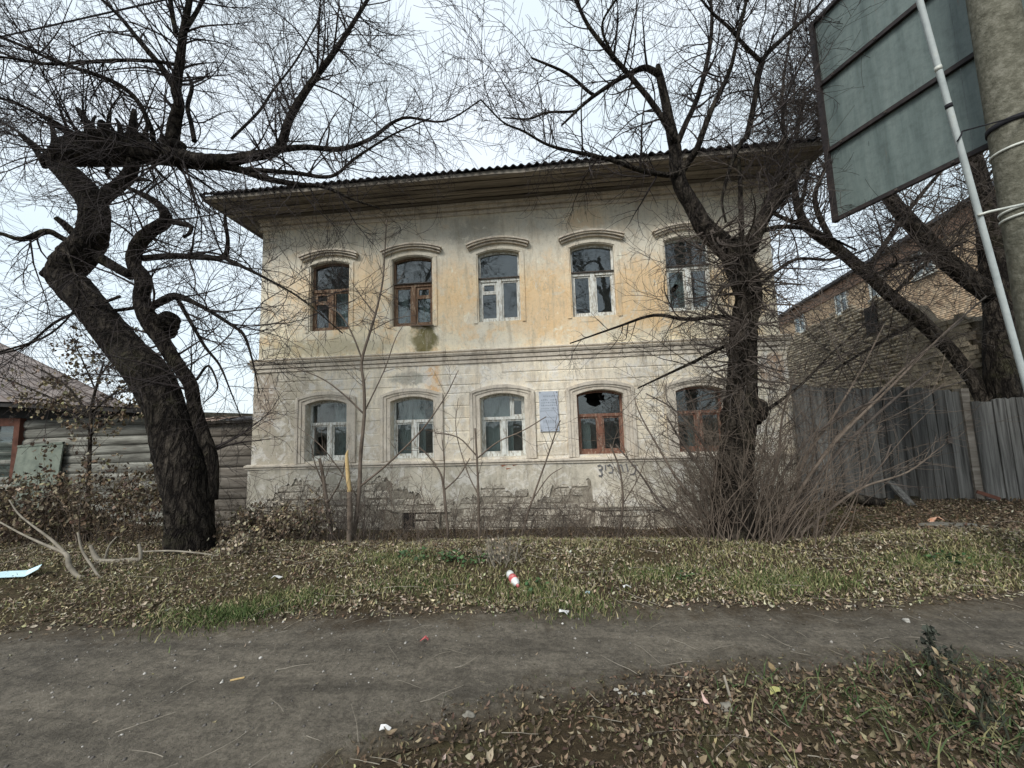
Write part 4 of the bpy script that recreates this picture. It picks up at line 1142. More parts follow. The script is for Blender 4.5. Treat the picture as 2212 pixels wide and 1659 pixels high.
def band(z, h, mat, name, tilt=0.0, rad=0.006, parent=pole):
    n = 28
    vs, fs = [], []
    for k in range(n):
        a = 2 * math.pi * k / n
        for rr, dz in ((PR(z) + rad, 0), (PR(z) + rad, h), (PR(z) - .01, h), (PR(z) - .01, 0)):
            vs.append((bx_ + rr * math.cos(a), by_ + rr * math.sin(a), z + dz + tilt * math.cos(a)))
    for k in range(n):
        for j in range(4):
            fs.append((4 * k + j, 4 * ((k + 1) % n) + j, 4 * ((k + 1) % n) + (j + 1) % 4, 4 * k + (j + 1) % 4))
    return G().add(vs, fs).build(name, mat, parent, True)
def z_at(u, v):     # height on the pole's near face
    d = ray(u, v); t = (np.hypot(bx_, by_ + DIST) - 0.2) / np.hypot(d[0], d[1])
    return CZ + d[2] * t
z_t = z_at(2180, 262)
band(z_t, 0.05, mat_wire, 'cable_tie', 0.0, 0.012)
for (u, v) in ((2190, 315), (2185, 452), (2195, 466)):
    band(z_at(u, v), 0.022, mat_band, 'steel_band', 0.0, 0.012)
# pipe
p_top = C0 + ray(1975, -40) * 3.55; p_bot = C0 + ray(2205, 790) * 3.50
dirp = (p_bot - p_top); L_ = np.linalg.norm(dirp); dirp /= L_
ext = (p_bot[2] + 0.25) / -dirp[2]
p_end = p_bot + dirp * ext; p_up = p_top - dirp * 0.8
pipe = empty('metal_pipe', p_end * (1, 1, 0), 'thin galvanised pipe leaning against the concrete pole', 'pipe')
PP = np.linspace(p_up, p_end, 12)
pr = px_size((p_top + p_bot) / 2, 17) / 2
ring_tube(PP, np.full(12, pr), 14, 'tube', mat_pipe, pipe, 0.004)
for (u, v) in ((2046, 150), (2054, 232)):
    c = p_top + dirp * (v + 40) / 830 * L_
    ring_tube(np.array([c - dirp * 0.02, c + dirp * 0.02]), [pr * 1.08] * 2, 14, 'joint', mat_band if v < 200 else mat_wire, pipe)
c = p_top + dirp * (300 + 40) / 830 * L_
tie = np.array([c + np.array([-pr * 1.2, -0.02, -0.05]), c + np.array([0, -pr * 1.3, 0.0]), c + np.array([pr * 1.5, -0.01, 0.05]), np.array([bx_ - 0.12, by_ - 0.19, z_t]), np.array([bx_ + 0.02, by_ - 0.205, z_t + 0.10])])
ring_tube(tie, [0.007] * 5, 6, 'wire_tie', mat_wire, pipe)
# a bracket strap wedges the pipe to the pole
c = p_top + dirp * (470 + 40) / 830 * L_
ring_tube(np.array([c + np.array([-0.03, -pr, 0]), c + np.array([0.05, -pr - .01, 0.02]), np.array([bx_ - 0.10, by_ - 0.20, z_at(2185, 452)])]), [0.012] * 3, 8, 'strap', mat_band, pipe)
# hoarding
dv = CM.T @ np.array([(882 - 1106) / FPX, 1.0, -(921 - 829.5) / FPX])
BH = np.array([dv[0], dv[1], 0.0]); BH /= np.linalg.norm(BH)      # away from the camera, to the left
BN = np.array([-BH[1], BH[0], 0.0])
if np.dot(BN, C0 - pole_base) < 0: BN = -BN
hp0 = np.array([bx_, by_, 0.0]) - BN * 0.30
def hw_(u, v):
    n = BN; d = ray(u, v); p = C0 + d * (np.dot(n, hp0 - C0) / np.dot(n, d))
    return float(np.dot(p - hp0, BH)), float(p[2])
sL, zB = hw_(1803, 478); _, zT = hw_(1749, 62); _, z1_ = hw_(1790, 328); _, z2_ = hw_(1768, 191)
sR = sL - 6.0
hb = empty('billboard', (hp0 + BH * sL * 0.5) * (1, 1, 0) + np.array([0, 0, zB]), 'grey-green metal back of a hoarding with dark steel frame, strapped to the concrete pole', 'billboard')
def hbox(s0, s1, z0, z1, o0, o1):
    q = [hp0 + BH * s + BN * o for o in (o1, o0) for s in (s0, s1)]
    return [(p[0], p[1], z) for z in (z0, z1) for p in q], [(0, 1, 5, 4), (2, 6, 7, 3), (0, 4, 6, 2), (1, 3, 7, 5), (4, 5, 7, 6), (0, 2, 3, 1)]
zs_ = [zB, z1_, z2_, zT]
for i in range(3):
    s = sR
    while s < sL - 0.05:
        w = min(1.5, sL - s)
        g = G(); g.add(*hbox(s + 0.002, s + w - 0.002, zs_[i] + 0.002, zs_[i + 1] - 0.002, -0.012 - 0.002 * (int(s * 7) % 2), 0.0)); g.build('panel', mat_panel, hb)
        s += 1.5
for i, z in enumerate(zs_):
    g = G(); g.add(*hbox(sR + .06, sL - .06, z - 0.028, z + 0.028, 0.002, 0.055)); g.build('rail', mat_frame_steel, hb)
for s in (sL - 0.06, sR):
    g = G(); g.add(*hbox(s, s + 0.06, zB - 0.03, zT + 0.03, -0.02, 0.06)); g.build('upright', mat_frame_steel, hb)
for z in zs_:
    for s in np.arange(sL - 0.25, sR, -0.55):
        g = G(); g.add(*hbox(s - 0.012, s + 0.012, z - 0.012, z + 0.012, 0.05, 0.066)); g.build('bolt', mat_tin, hb)
for z in (z1_, z2_):
    g = G(); g.add(*hbox(-0.05, 0.05, z - .05, z + .05, 0.05, 0.16)); g.build('bracket', mat_frame_steel, hb)
# overhead cable, top left
ca = on_y(0, 80, -2.0); cb = on_y(355, 0, -2.6)
dc = cb - ca
t_ = np.linspace(-1.5, 6, 40)[:, None]
P = ca + dc * t_ + np.array([0, 0, 1.0]) * (0.012 * (t_ - 0.5) ** 2)
cab = empty('overhead_cable', P[0], 'black overhead cable crossing the sky above the left tree', 'cable')
ring_tube(P, np.full(40, 0.016), 8, 'wire', mat_wire, cab)
# ---------------------------------------------------------------- trees
def catmull(P, per=6):
    P = np.asarray(P, float)
    Q = np.vstack([2 * P[0] - P[1], P, 2 * P[-1] - P[-2]])
    out = []
    for i in range(1, len(Q) - 2):
        for t in np.linspace(0, 1, per, endpoint=False):
            a, b, c, d = Q[i - 1], Q[i], Q[i + 1], Q[i + 2]
            out.append(0.5 * (2 * b + (c - a) * t + (2 * a - 5 * b + 4 * c - d) * t * t + (3 * b - a - 3 * c + d) * t ** 3))
    out.append(P[-1])
    return np.array(out)
def limb(px, y0, y1=None, per=5):
    """traced limb: list of (u, v, width px); its depth runs from y0 to y1"""
    y1 = y0 if y1 is None else y1
    n = len(px)
    rows = []
    for i, (u, v, w) in enumerate(px):
        p = on_y(u, v, y0 + (y1 - y0) * i / max(1, n - 1))
        a_, b_ = px[max(0, i - 1)], px[min(n - 1, i + 1)]
        du, dv_ = abs(b_[0] - a_[0]), abs(b_[1] - a_[1]) + 1e-6
        q_ = CM @ (p - C0); cs = math.cos(math.atan2(abs(q_[0]), q_[1]))
        full = w / FPX * q_[1] / 2                       # a lens this wide stretches things sideways only
        rows.append((*p, full * (cs * dv_ + du) / (du + dv_)))
    c = catmull(rows, per)
    return c[:, :3], np.maximum(c[:, 3], 0.002)
def rooted(P, Q, flare=1.0):
    """carry a traced stem down to the ground it grows from"""
    g = float(ground_z(P[0][0], P[0][1])) - 0.06
    if P[0][2] <= g + 0.02: return P, Q
    d = unit(P[1] - P[0]); d = d / max(0.35, abs(d[2]))
    k = np.linspace(1, 0, 6)[:-1]
    lo = np.stack([P[0] - np.array([d[0] * 0.5, d[1] * 0.5, 1.0]) * (P[0][2] - g) * t for t in k])
    lo[:, 2] = np.minimum(lo[:, 2], P[0][2])
    return np.vstack([lo, P]), np.r_[Q[0] * (1 + (flare - 1) * k), Q]
def unit(v): return v / (np.linalg.norm(v, axis=-1, keepdims=True) + 1e-9)
def grow(P0, D0, L, nseg, r, up=0.0, curl=0.2, jit=0.08):
    """N branches at once: points (N, nseg+1, 3)"""
    N = len(P0)
    pts = [P0]
    d = unit(D0)
    rnd = unit(r.normal(size=(N, 3)))
    cv = unit(np.cross(d, rnd)) * (curl * r.uniform(0.2, 1.0, (N, 1)))
    step = (L / nseg)[:, None]
    upv = np.array([0, 0, 1.0]) * (np.asarray(up).reshape(-1, 1) if np.ndim(up) else up)
    for k in range(nseg):
        pts.append(pts[-1] + d * step)
        d = unit(d + cv + upv + r.normal(size=(N, 3)) * jit)
    return np.stack(pts, 1)
def fork_from(pts, rad, n, r, t0=0.15, t1=1.0, ang=(35, 75), planar=None):
    """n random starting points on the branches pts (N,S,3): position, direction, radius there"""
    N, S, _ = pts.shape
    L = np.linalg.norm(np.diff(pts, axis=1), axis=2).sum(1)
    idx = r.choice(N, n, p=L / L.sum())
    t = r.uniform(t0, t1, n) * (S - 1)
    k = np.minimum(t.astype(int), S - 2); f = (t - k)[:, None]
    p = pts[idx, k] * (1 - f) + pts[idx, k + 1] * f
    T = unit(pts[idx, k + 1] - pts[idx, k])
    rr = rad[idx, k] * (1 - f[:, 0]) + rad[idx, k + 1] * f[:, 0]
    q = unit(np.cross(T, unit(r.normal(size=(n, 3)))))
    a = np.radians(r.uniform(*ang, n))[:, None]
    return p, T * np.cos(a) + q * np.sin(a), rr, L[idx]
def taper(r0, S, tip): return r0[:, None] * np.linspace(1, 0, S)[None, :] + tip * np.linspace(0, 1, S)[None, :]
def off_house(P):
    m = (P[..., 0] > HX0 - 0.8) & (P[..., 0] < HX1 + 0.8) & (P[..., 2] < 7.6)
    P[..., 1] = np.where(m & (P[..., 1] > -1.15) & (P[..., 2] > 6.6), -1.15 - 0.15 * (P[..., 1] + 1.15), P[..., 1])
    P[..., 1] = np.where(m & (P[..., 1] > -0.25), -0.25, P[..., 1])
    return P
def crown(limbs, r, n1, n2, n3, len1=(0.7, 1.8), up=(0.02, -0.02, 0.0), curl=(0.16, 0.22, 0.28), tip=0.0022, keep=None, ang1=(35, 80), weights=None):
    """twigs of three orders on the traced limbs; returns tube geometry"""
    S = 40
    A, R_ = [], []
    for P, Q in limbs:
        s = np.r_[0, np.cumsum(np.linalg.norm(np.diff(P, axis=0), axis=1))]
        tt_ = np.linspace(0, s[-1], S)
        A.append(np.stack([np.interp(tt_, s, P[:, i]) for i in range(3)], -1)); R_.append(np.interp(tt_, s, Q))
    A = np.array(A); R_ = np.array(R_)
    out = []
    p, d, rr, _ = fork_from(A, R_, n1, r, 0.12, 1.0, ang1)
    L1 = r.uniform(*len1, n1) * (0.6 + 0.4 * r.random(n1))
    r1 = np.clip(rr * r.uniform(0.25, 0.55, n1), 0.0045, 0.018)
    B = off_house(grow(p, d, L1, 9, r, up[0], curl[0], 0.09)); RB = taper(r1, 10, tip)
    out.append(tubes_geo(B, RB, 4))
    p, d, rr, Lp = fork_from(B, RB, n2, r, 0.12, 1.0, (30, 70))
    L2 = r.uniform(0.25, 0.62, n2) * Lp
    Cb = off_house(grow(p, d, L2, 6, r, up[1], curl[1], 0.08)); RC = taper(np.clip(rr * 0.65, 0.0030, 0.007), 7, tip)
    out.append(tubes_geo(Cb, RC, 3))
    both = np.concatenate([Cb[:, ::2]]); rb = RC[:, ::2]
    p, d, rr, Lp = fork_from(both, rb, n3, r, 0.1, 1.0, (25, 65))
    L3 = np.clip(r.uniform(0.25, 0.7, n3) * Lp, 0.08, 0.5)
    D_ = off_house(grow(p, d, L3, 4, r, up[2], curl[2], 0.07)); RD = taper(np.clip(rr * 0.7, 0.0024, 0.0042), 5, tip * 0.9)
    out.append(tubes_geo(D_, RD, 3))
    return out
def wood(name, P, Q, mat, parent, sides=14, rough=0.08, seed=0):
    return ring_tube(P, Q, sides, name, mat, parent, rough, True, True, seed)

# ---- left tree
TL = -3.45
b0 = on_z(412, 1192, 0.0)
ltree = empty('gnarled_tree', (b0[0], TL, float(ground_z(b0[0], TL)) - 0.05), 'gnarled dark tree with bent trunk and pruned stubs beside the log house', 'tree')
trunk_px = [(416, 1215, 128), (412, 1160, 112), (406, 1080, 106), (395, 1010, 108), (375, 945, 102), (356, 880, 92), (325, 815, 94), (268, 750, 76), (200, 668, 70), (158, 618, 78), (140, 592, 86), (166, 556, 78), (190, 525, 70), (204, 490, 70), (200, 440, 66), (165, 392, 60), (128, 352, 62), (165, 326, 62), (225, 325, 60), (295, 326, 52), (365, 336, 44), (435, 349, 34), (490, 348, 26)]
P, Q = limb(trunk_px, TL, TL, 6)
wood('trunk', P, Q, mat_bark_dark, ltree, 26, 0.07, 1)
kn = on_y(112, 590, TL - 0.05)
bn = on_y(352, 702, TL + 0.15)
stem_px = [(462, 1080, 20), (458, 994, 30), (436, 930, 32), (420, 880, 30), (411, 828, 30), (378, 781, 32), (350, 737, 36), (322, 691, 44), (307, 647, 38), (309, 604, 36), (290, 571, 34), (294, 537, 34), (320, 504, 30), (358, 476, 28), (347, 447, 18), (320, 427, 14), (280, 407, 9)]
SP, SQ = limb(stem_px, TL + 0.12, TL - 0.05, 6)
wood('stem', SP, SQ, mat_bark_dark, ltree, 18, 0.09, 2)
def blob(name, c, rad, mat, parent, seed, squash=(1, 1, 1)):
    r = np.random.default_rng(seed); ph = r.uniform(0, 6.28, 9)
    n, m_ = 14, 20
    V, F = [], []
    for i in range(n + 1):
        th = math.pi * i / n
        for j in range(m_):
            a = 2 * math.pi * j / m_
            d = np.array([math.sin(th) * math.cos(a), math.sin(th) * math.sin(a), math.cos(th)])
            k = 1 + 0.16 * math.sin(3 * d[0] * 2 + ph[0]) + 0.14 * math.sin(4 * d[2] + 3 * d[1] + ph[1]) + 0.08 * math.sin(9 * d[0] + 7 * d[2] + ph[2])
            V.append(np.asarray(c) + rad * k * d * squash)
    F = [(i * m_ + j, i * m_ + (j + 1) % m_, (i + 1) * m_ + (j + 1) % m_, (i + 1) * m_ + j) for i in range(n) for j in range(m_)]
    return G().add(V, F).build(name, mat, parent, True)
blob('burl', bn, px_size(bn, 78) / 2, mat_bark_dark, ltree, 4, (1.0, 0.9, 0.85))
for (u, v, w, sd_) in ((185, 312, 60, 41), (238, 306, 66, 42), (300, 312, 54, 43), (130, 345, 62, 44), (372, 318, 46, 45)):
    hc = on_y(u, v, TL - 0.04); blob('burl', hc, px_size(hc, w) / 2 * 1.25, mat_bark_dark, ltree, sd_, (1.1, 0.9, 0.75))
for i_, px in enumerate(([(210, 300, 14), (200, 268, 10), (206, 250, 5)], [(262, 300, 16), (258, 270, 10), (250, 256, 6)], [(310, 300, 14), (318, 272, 9), (312, 255, 5)], [(150, 330, 14), (140, 300, 10), (146, 282, 6)], [(240, 352, 12), (230, 372, 8), (236, 388, 4)])):
    sp_, sq_ = limb(px, TL - 0.05, TL + 0.1 * (-1) ** i_); wood('stub', sp_, sq_, mat_bark_dark, ltree, 9, 0.12, 90 + i_)
blob('burl', kn, px_size(kn, 50) / 2, mat_bark_dark, ltree, 5, (0.8, 0.9, 0.9))
LIMBS_L = [
    ([(470, 352, 26), (540, 338, 22), (600, 322, 20), (627, 253, 18), (667, 187, 15), (717, 120, 12), (755, 62, 9), (800, -10, 7)], TL, TL + 0.3),
    ([(598, 324, 14), (660, 318, 12), (735, 322, 10), (800, 300, 8), (870, 255, 6), (960, 262, 4), (1040, 215, 3)], TL, TL + 0.9),
    ([(450, 355, 18), (510, 364, 16), (573, 385, 13), (640, 398, 11), (700, 404, 8), (760, 430, 5), (820, 450, 3)], TL, TL + 0.5),
    ([(535, 366, 10), (640, 374, 9), (715, 381, 7), (770, 340, 6), (850, 290, 4), (930, 255, 3)], TL, TL - 0.4),
    ([(372, 305, 34), (378, 262, 30), (387, 225, 26), (380, 190, 26), (389, 130, 22), (396, 70, 18), (408, 10, 14), (420, -60, 11)], TL - 0.02, TL - 0.5),
    ([(382, 195, 20), (347, 143, 15), (300, 87, 12), (262, 40, 9), (215, -5, 7), (150, -50, 5)], TL - 0.1, TL - 0.9),
    ([(381, 75, 12), (372, 30, 12), (365, -30, 10)], TL - 0.35, TL - 0.4),
    ([(402, 62, 10), (425, 25, 9), (448, -15, 8), (480, -60, 6)], TL - 0.4, TL - 0.2),
    ([(420, 305, 12), (412, 262, 11), (405, 230, 11), (415, 187, 9), (404, 158, 5)], TL - 0.05, TL + 0.2),
    ([(330, 300, 14), (327, 280, 12), (300, 222, 11), (267, 190, 11), (217, 165, 10), (120, 132, 8), (0, 78, 6), (-120, 30, 4)], TL - 0.1, TL - 1.0),
    ([(382, 140, 8), (330, 132, 7), (270, 130, 7), (190, 134, 7), (100, 138, 6), (0, 123, 5), (-140, 118, 4)], TL - 0.3, TL - 1.2),
    ([(180, 300, 12), (100, 255, 8), (20, 218, 7), (-90, 190, 5)], TL, TL - 0.8),
    ([(150, 370, 10), (60, 300, 7), (0, 262, 6), (-100, 215, 4)], TL - 0.1, TL + 0.8),
    ([(165, 533, 14), (130, 512, 13), (100, 500, 13), (48, 517, 10), (0, 504, 8), (-80, 485, 5)], TL, TL - 0.5),
    ([(308, 558, 14), (370, 553, 13), (440, 556, 12), (482, 556, 12), (492, 525, 10), (487, 480, 8), (484, 430, 5)], TL + 0.1, TL - 0.2),
    ([(482, 556, 10), (522, 575, 8), (568, 598, 6), (650, 645, 4), (740, 720, 3)], TL - 0.1, TL - 0.6),
    ([(330, 662, 16), (355, 648, 18), (383, 640, 16), (432, 660, 10), (500, 702, 8), (528, 726, 7), (546, 782, 4), (560, 850, 2.5)], TL + 0.1, TL - 0.3),
    ([(383, 645, 10), (420, 710, 8), (445, 752, 7), (475, 790, 5), (500, 850, 3), (520, 900, 2)], TL + 0.05, TL + 0.4),
    ([(425, 820, 6), (450, 790, 5), (470, 830, 4), (462, 850, 3), (438, 872, 2)], TL + 0.1, TL - 0.1),
    ([(237, 672, 8), (270, 668, 8), (298, 664, 8)], TL + 0.02, TL + 0.1),
    ([(212, 556, 26), (245, 575, 22), (285, 596, 22)], TL + 0.05, TL + 0.08),
    ([(218, 430, 34), (255, 402, 30), (278, 380, 32), (290, 345, 30)], TL + 0.05, TL - 0.1),
    ([(288, 385, 14), (310, 388, 8), (326, 390, 4)], TL, TL - 0.1),
    ([(98, 362, 14), (76, 322, 14), (44, 290, 11)], TL, TL - 0.15),
    ([(105, 345, 20), (117, 305, 16), (108, 250, 9)], TL, TL + 0.12),
    ([(196, 290, 20), (180, 250, 14), (168, 235, 10)], TL - 0.05, TL + 0.05),
    ([(225, 300, 30), (222, 270, 22), (215, 262, 14)], TL, TL - 0.1),
    ([(285, 305, 24), (288, 260, 18), (290, 238, 12)], TL, TL + 0.1),
    ([(160, 505, 18), (140, 485, 16), (120, 470, 12)], TL - 0.05, TL - 0.2),
    ([(140, 525, 8), (170, 640, 4), (110, 720, 5), (0, 760, 5), (-60, 775, 4)], TL - 0.4, TL - 0.7),
    ([(360, 476, 12), (385, 482, 12), (412, 490, 10), (408, 505, 8), (395, 512, 6)], TL, TL - 0.1),
    ([(260, 640, 7), (130, 690, 6), (60, 745, 5), (0, 765, 4)], TL - 0.05, TL - 0.7),
    ([(500, 300, 6), (560, 240, 6), (590, 195, 5), (640, 130, 4), (690, 40, 3)], TL + 0.1, TL + 1.0),
]
L1 = []
for i, (px, ya, yb) in enumerate(LIMBS_L):
    P, Q = limb(px, ya, yb, 5)
    L1.append((P, Q)); wood('limb', P, Q, mat_bark_dark, ltree, 10, 0.05, 10 + i)
live = [L1[i] for i in (0, 0, 1, 1, 2, 3, 4, 4, 5, 5, 6, 7, 8, 9, 9, 10, 10, 11, 12, 13, 14, 15, 16, 17, 29, 31, 32, 32)] + [(SP, SQ)]
r = np.random.default_rng(21)
geo = crown(live, r, 450, 3000, 9800, (0.7, 1.9))
# long thin shoots on the pollarded head, fanning out to the left and down
head = limb([(150, 380, 20), (165, 326, 20), (225, 310, 20), (295, 318, 20), (400, 338, 20)], TL, TL - 0.1)
geo += crown([head], r, 75, 420, 1000, (1.0, 2.8), curl=(0.10, 0.2, 0.25), ang1=(50, 100))
V, F = join_geo(geo)
tag(np_mesh('twigs', V, F, mat_twig, ltree), kind='stuff')

# ---- right tree
TR = -3.10
b1 = on_z(1575, 1172, 0.0)
rtree = empty('forked_tree', (b1[0], TR, float(ground_z(b1[0], TR)) - 0.05), 'forked brown tree with burls standing before the right end of the plastered house', 'tree')
P, Q = limb([(1585, 1200, 118), (1584, 1150, 100), (1582, 1080, 86), (1586, 1000, 78), (1594, 940, 76), (1600, 890, 80), (1603, 830, 68), (1603, 760, 60), (1608, 700, 58), (1616, 645, 60), (1604, 595, 66), (1588, 550, 62), (1572, 525, 40)], TR, TR, 6)
wood('trunk', P, Q, mat_bark_brown, rtree, 26, 0.08, 31)
for (u, v, w, dy, sd) in ((1622, 888, 74, -0.03, 6), (1585, 905, 70, -0.08, 7), (1600, 985, 56, 0.02, 8)):
    c = on_y(u, v, TR + dy); blob('burl', c, px_size(c, w) / 2, mat_bark_brown, rtree, sd, (0.9, 0.85, 1.1))
LIMBS_R = [
    ([(1590, 560, 50), (1555, 522, 44), (1522, 490, 40), (1495, 445, 36), (1472, 405, 34), (1462, 365, 32), (1458, 320, 28), (1446, 265, 22), (1434, 205, 19), (1424, 158, 16), (1421, 140, 9)], TR, TR - 0.1),
    ([(1428, 165, 14), (1405, 150, 13), (1385, 148, 12), (1350, 165, 10), (1318, 183, 9), (1267, 220, 7), (1213, 271, 4)], TR - 0.1, TR - 0.4),
    ([(1285, 206, 7), (1270, 197, 7), (1223, 158, 6), (1148, 125, 4)], TR - 0.25, TR - 0.5),
    ([(1262, 224, 6), (1240, 240, 5), (1182, 243, 5), (1142, 257, 4), (1087, 254, 3)], TR - 0.3, TR - 0.2),
    ([(1458, 312, 14), (1448, 285, 13), (1399, 210, 12), (1318, 115, 10), (1270, 54, 8), (1240, -10, 6), (1215, -70, 5)], TR - 0.1, TR - 0.7),
    ([(1463, 312, 13), (1480, 270, 12), (1507, 210, 11), (1530, 120, 10), (1538, 40, 8), (1530, -40, 6)], TR - 0.1, TR + 0.3),
    ([(1470, 372, 18), (1490, 345, 15), (1507, 318, 14), (1534, 244, 12), (1575, 156, 10), (1592, 88, 8), (1612, 5, 7), (1630, -60, 5)], TR - 0.05, TR - 0.6),
    ([(1330, 130, 6), (1300, 60, 5), (1330, 0, 5), (1370, -50, 3)], TR - 0.5, TR - 0.9),
    ([(1610, 545, 44), (1630, 510, 36), (1645, 480, 32), (1668, 445, 30), (1695, 412, 26), (1720, 378, 20), (1745, 350, 14)], TR, TR + 0.5),
    ([(1568, 480, 5), (1560, 430, 6), (1578, 360, 8), (1600, 310, 11), (1614, 290, 13), (1630, 217, 13), (1646, 132, 12), (1700, 75, 9), (1760, 20, 7), (1800, -30, 5)], TR - 0.25, TR + 0.1),
    ([(1646, 135, 9), (1610, 100, 8), (1575, 60, 7), (1541, 30, 6), (1500, -20, 4)], TR - 0.05, TR - 0.4),
    ([(1463, 375, 14), (1440, 378, 12), (1385, 368, 11), (1318, 345, 9), (1274, 335, 8), (1189, 315, 6), (1132, 284, 5), (1087, 264, 4), (1040, 217, 3)], TR - 0.1, TR - 0.9),
    ([(1612, 702, 10), (1568, 684, 9), (1484, 690, 8), (1412, 681, 7), (1334, 706, 5), (1231, 742, 3)], TR - 0.05, TR + 0.9),
    ([(1600, 745, 9), (1568, 747, 8), (1506, 778, 7), (1468, 796, 6), (1377, 839, 3)], TR - 0.05, TR + 0.8),
    ([(1635, 900, 10), (1665, 880, 8), (1728, 833, 6), (1800, 760, 4), (1880, 690, 3)], TR, TR + 0.2),
    ([(1622, 640, 10), (1660, 600, 8), (1720, 560, 7), (1800, 560, 5), (1900, 530, 3)], TR + 0.05, TR + 0.8),
    ([(1640, 500, 10), (1690, 490, 9), (1760, 500, 7), (1850, 540, 4)], TR + 0.05, TR + 1.0),
    ([(1600, 560, 16), (1602, 500, 14), (1600, 440, 12), (1598, 380, 9), (1596, 340, 7)], TR + 0.05, TR + 0.15),
    ([(1640, 500, 14), (1655, 430, 10), (1690, 370, 8), (1700, 330, 7), (1690, 250, 6), (1720, 160, 5), (1760, 90, 4)], TR + 0.1, TR + 1.2),
]
L2 = []
for i, (px, ya, yb) in enumerate(LIMBS_R):
    P, Q = limb(px, ya, yb, 5)
    L2.append((P, Q)); wood('limb', P, Q, mat_bark_dark if i not in (8,) else mat_bark_brown, rtree, 10, 0.06, 60 + i)
live = [L2[i] for i in (1, 2, 3, 4, 4, 5, 5, 6, 6, 7, 8, 9, 9, 10, 10, 11, 11, 12, 13, 14, 15, 16, 18, 18, 18)]
geo = crown(live, r, 310, 2050, 6000, (0.6, 1.6), up=(0.05, 0.03, 0.02), curl=(0.16, 0.25, 0.3))
V, F = join_geo(geo)
tag(np_mesh('twigs', V, F, mat_twig, rtree), kind='stuff')
# hanging shoots at the fork, brown against the wall
fork = limb([(1500, 440, 20), (1560, 520, 20), (1605, 560, 20), (1610, 700, 20), (1600, 850, 20)], TR - 0.1)
geo = crown([fork], r, 125, 800, 1800, (0.5, 1.5), up=(0.03, 0.0, 0.0), curl=(0.25, 0.3, 0.3), ang1=(55, 110))
V, F = join_geo(geo)
tag(np_mesh('twigs', V, F, mat_twig_brown, rtree), kind='stuff')

# ---- trees behind the fence
def back_tree(name, label, trunk, ya, yb, limbs, counts, seed, mat=mat_bark_brown, lens=(0.9, 2.4)):
    P, Q = rooted(*limb(trunk, ya, yb, 6), 1.25)
    t = empty(name, (P[0][0], P[0][1], P[0][2]), label, 'tree')
    wood('trunk', P, Q, mat, t, 18, 0.08, seed)
    LL = []
    for i, (px, a, b) in enumerate(limbs):
        p, q = limb(px, a, b, 5); LL.append((p, q)); wood('limb', p, q, mat, t, 8, 0.05, seed + i)
    rr = np.random.default_rng(seed)
    V, F = join_geo(crown(LL + [(P[len(P) // 2:], Q[len(Q) // 2:])], rr, *counts, lens, up=(0.04, 0.02, 0.0), tip=0.003))
    tag(np_mesh('twigs', V, F, mat_twig_brown, t), kind='stuff')
    return t
back_tree('leaning_tree', 'leaning bare tree behind the plank gate in front of the rubble wall', [(2135, 905, 34), (2110, 835, 32), (2052, 757, 30), (1985, 690, 30), (1925, 640, 28), (1870, 590, 26), (1800, 530, 24), (1740, 485, 18), (1715, 400, 14), (1720, 300, 10), (1740, 200, 7)], 0.0, 1.4,
          [([(1870, 590, 14), (1930, 500, 12), (1990, 420, 10), (2060, 340, 7)], 0.75, 0.5), ([(1800, 530, 14), (1760, 430, 12), (1790, 330, 9), (1760, 220, 6)], 0.9, 1.8), ([(1740, 485, 12), (1690, 470, 9), (1600, 420, 6)], 1.0, 2.0),
           ([(1985, 690, 12), (1900, 740, 8), (1800, 800, 5)], 0.45, 0.2), ([(1925, 640, 10), (2010, 560, 8), (2090, 520, 5)], 0.6, 0.3), ([(1730, 450, 9), (1760, 300, 8), (1790, 180, 7), (1770, 60, 5)], 1.1, 1.8), ([(1720, 380, 8), (1690, 250, 7), (1700, 120, 6), (1730, 0, 4)], 1.15, 2.2)], (260, 1700, 4200), 301)
back_tree('dark_tree', 'thick dark tree trunk rising behind the lower run of fence planks', [(2180, 930, 90), (2168, 850, 84), (2160, 760, 78), (2158, 680, 76), (2150, 600, 66), (2140, 520, 56), (2120, 420, 48), (2090, 300, 40)], -0.1, 0.1,
          [([(2145, 640, 44), (2090, 600, 40), (2035, 555, 38), (1985, 500, 36), (1935, 445, 32), (1890, 380, 26), (1840, 290, 18)], -0.08, 0.9), ([(2150, 560, 20), (2200, 480, 16), (2260, 400, 10)], 0.0, -0.2), ([(2035, 555, 14), (1960, 560, 10), (1880, 600, 6)], 0.2, -0.2)], (150, 900, 2200), 331, mat_bark_dark)

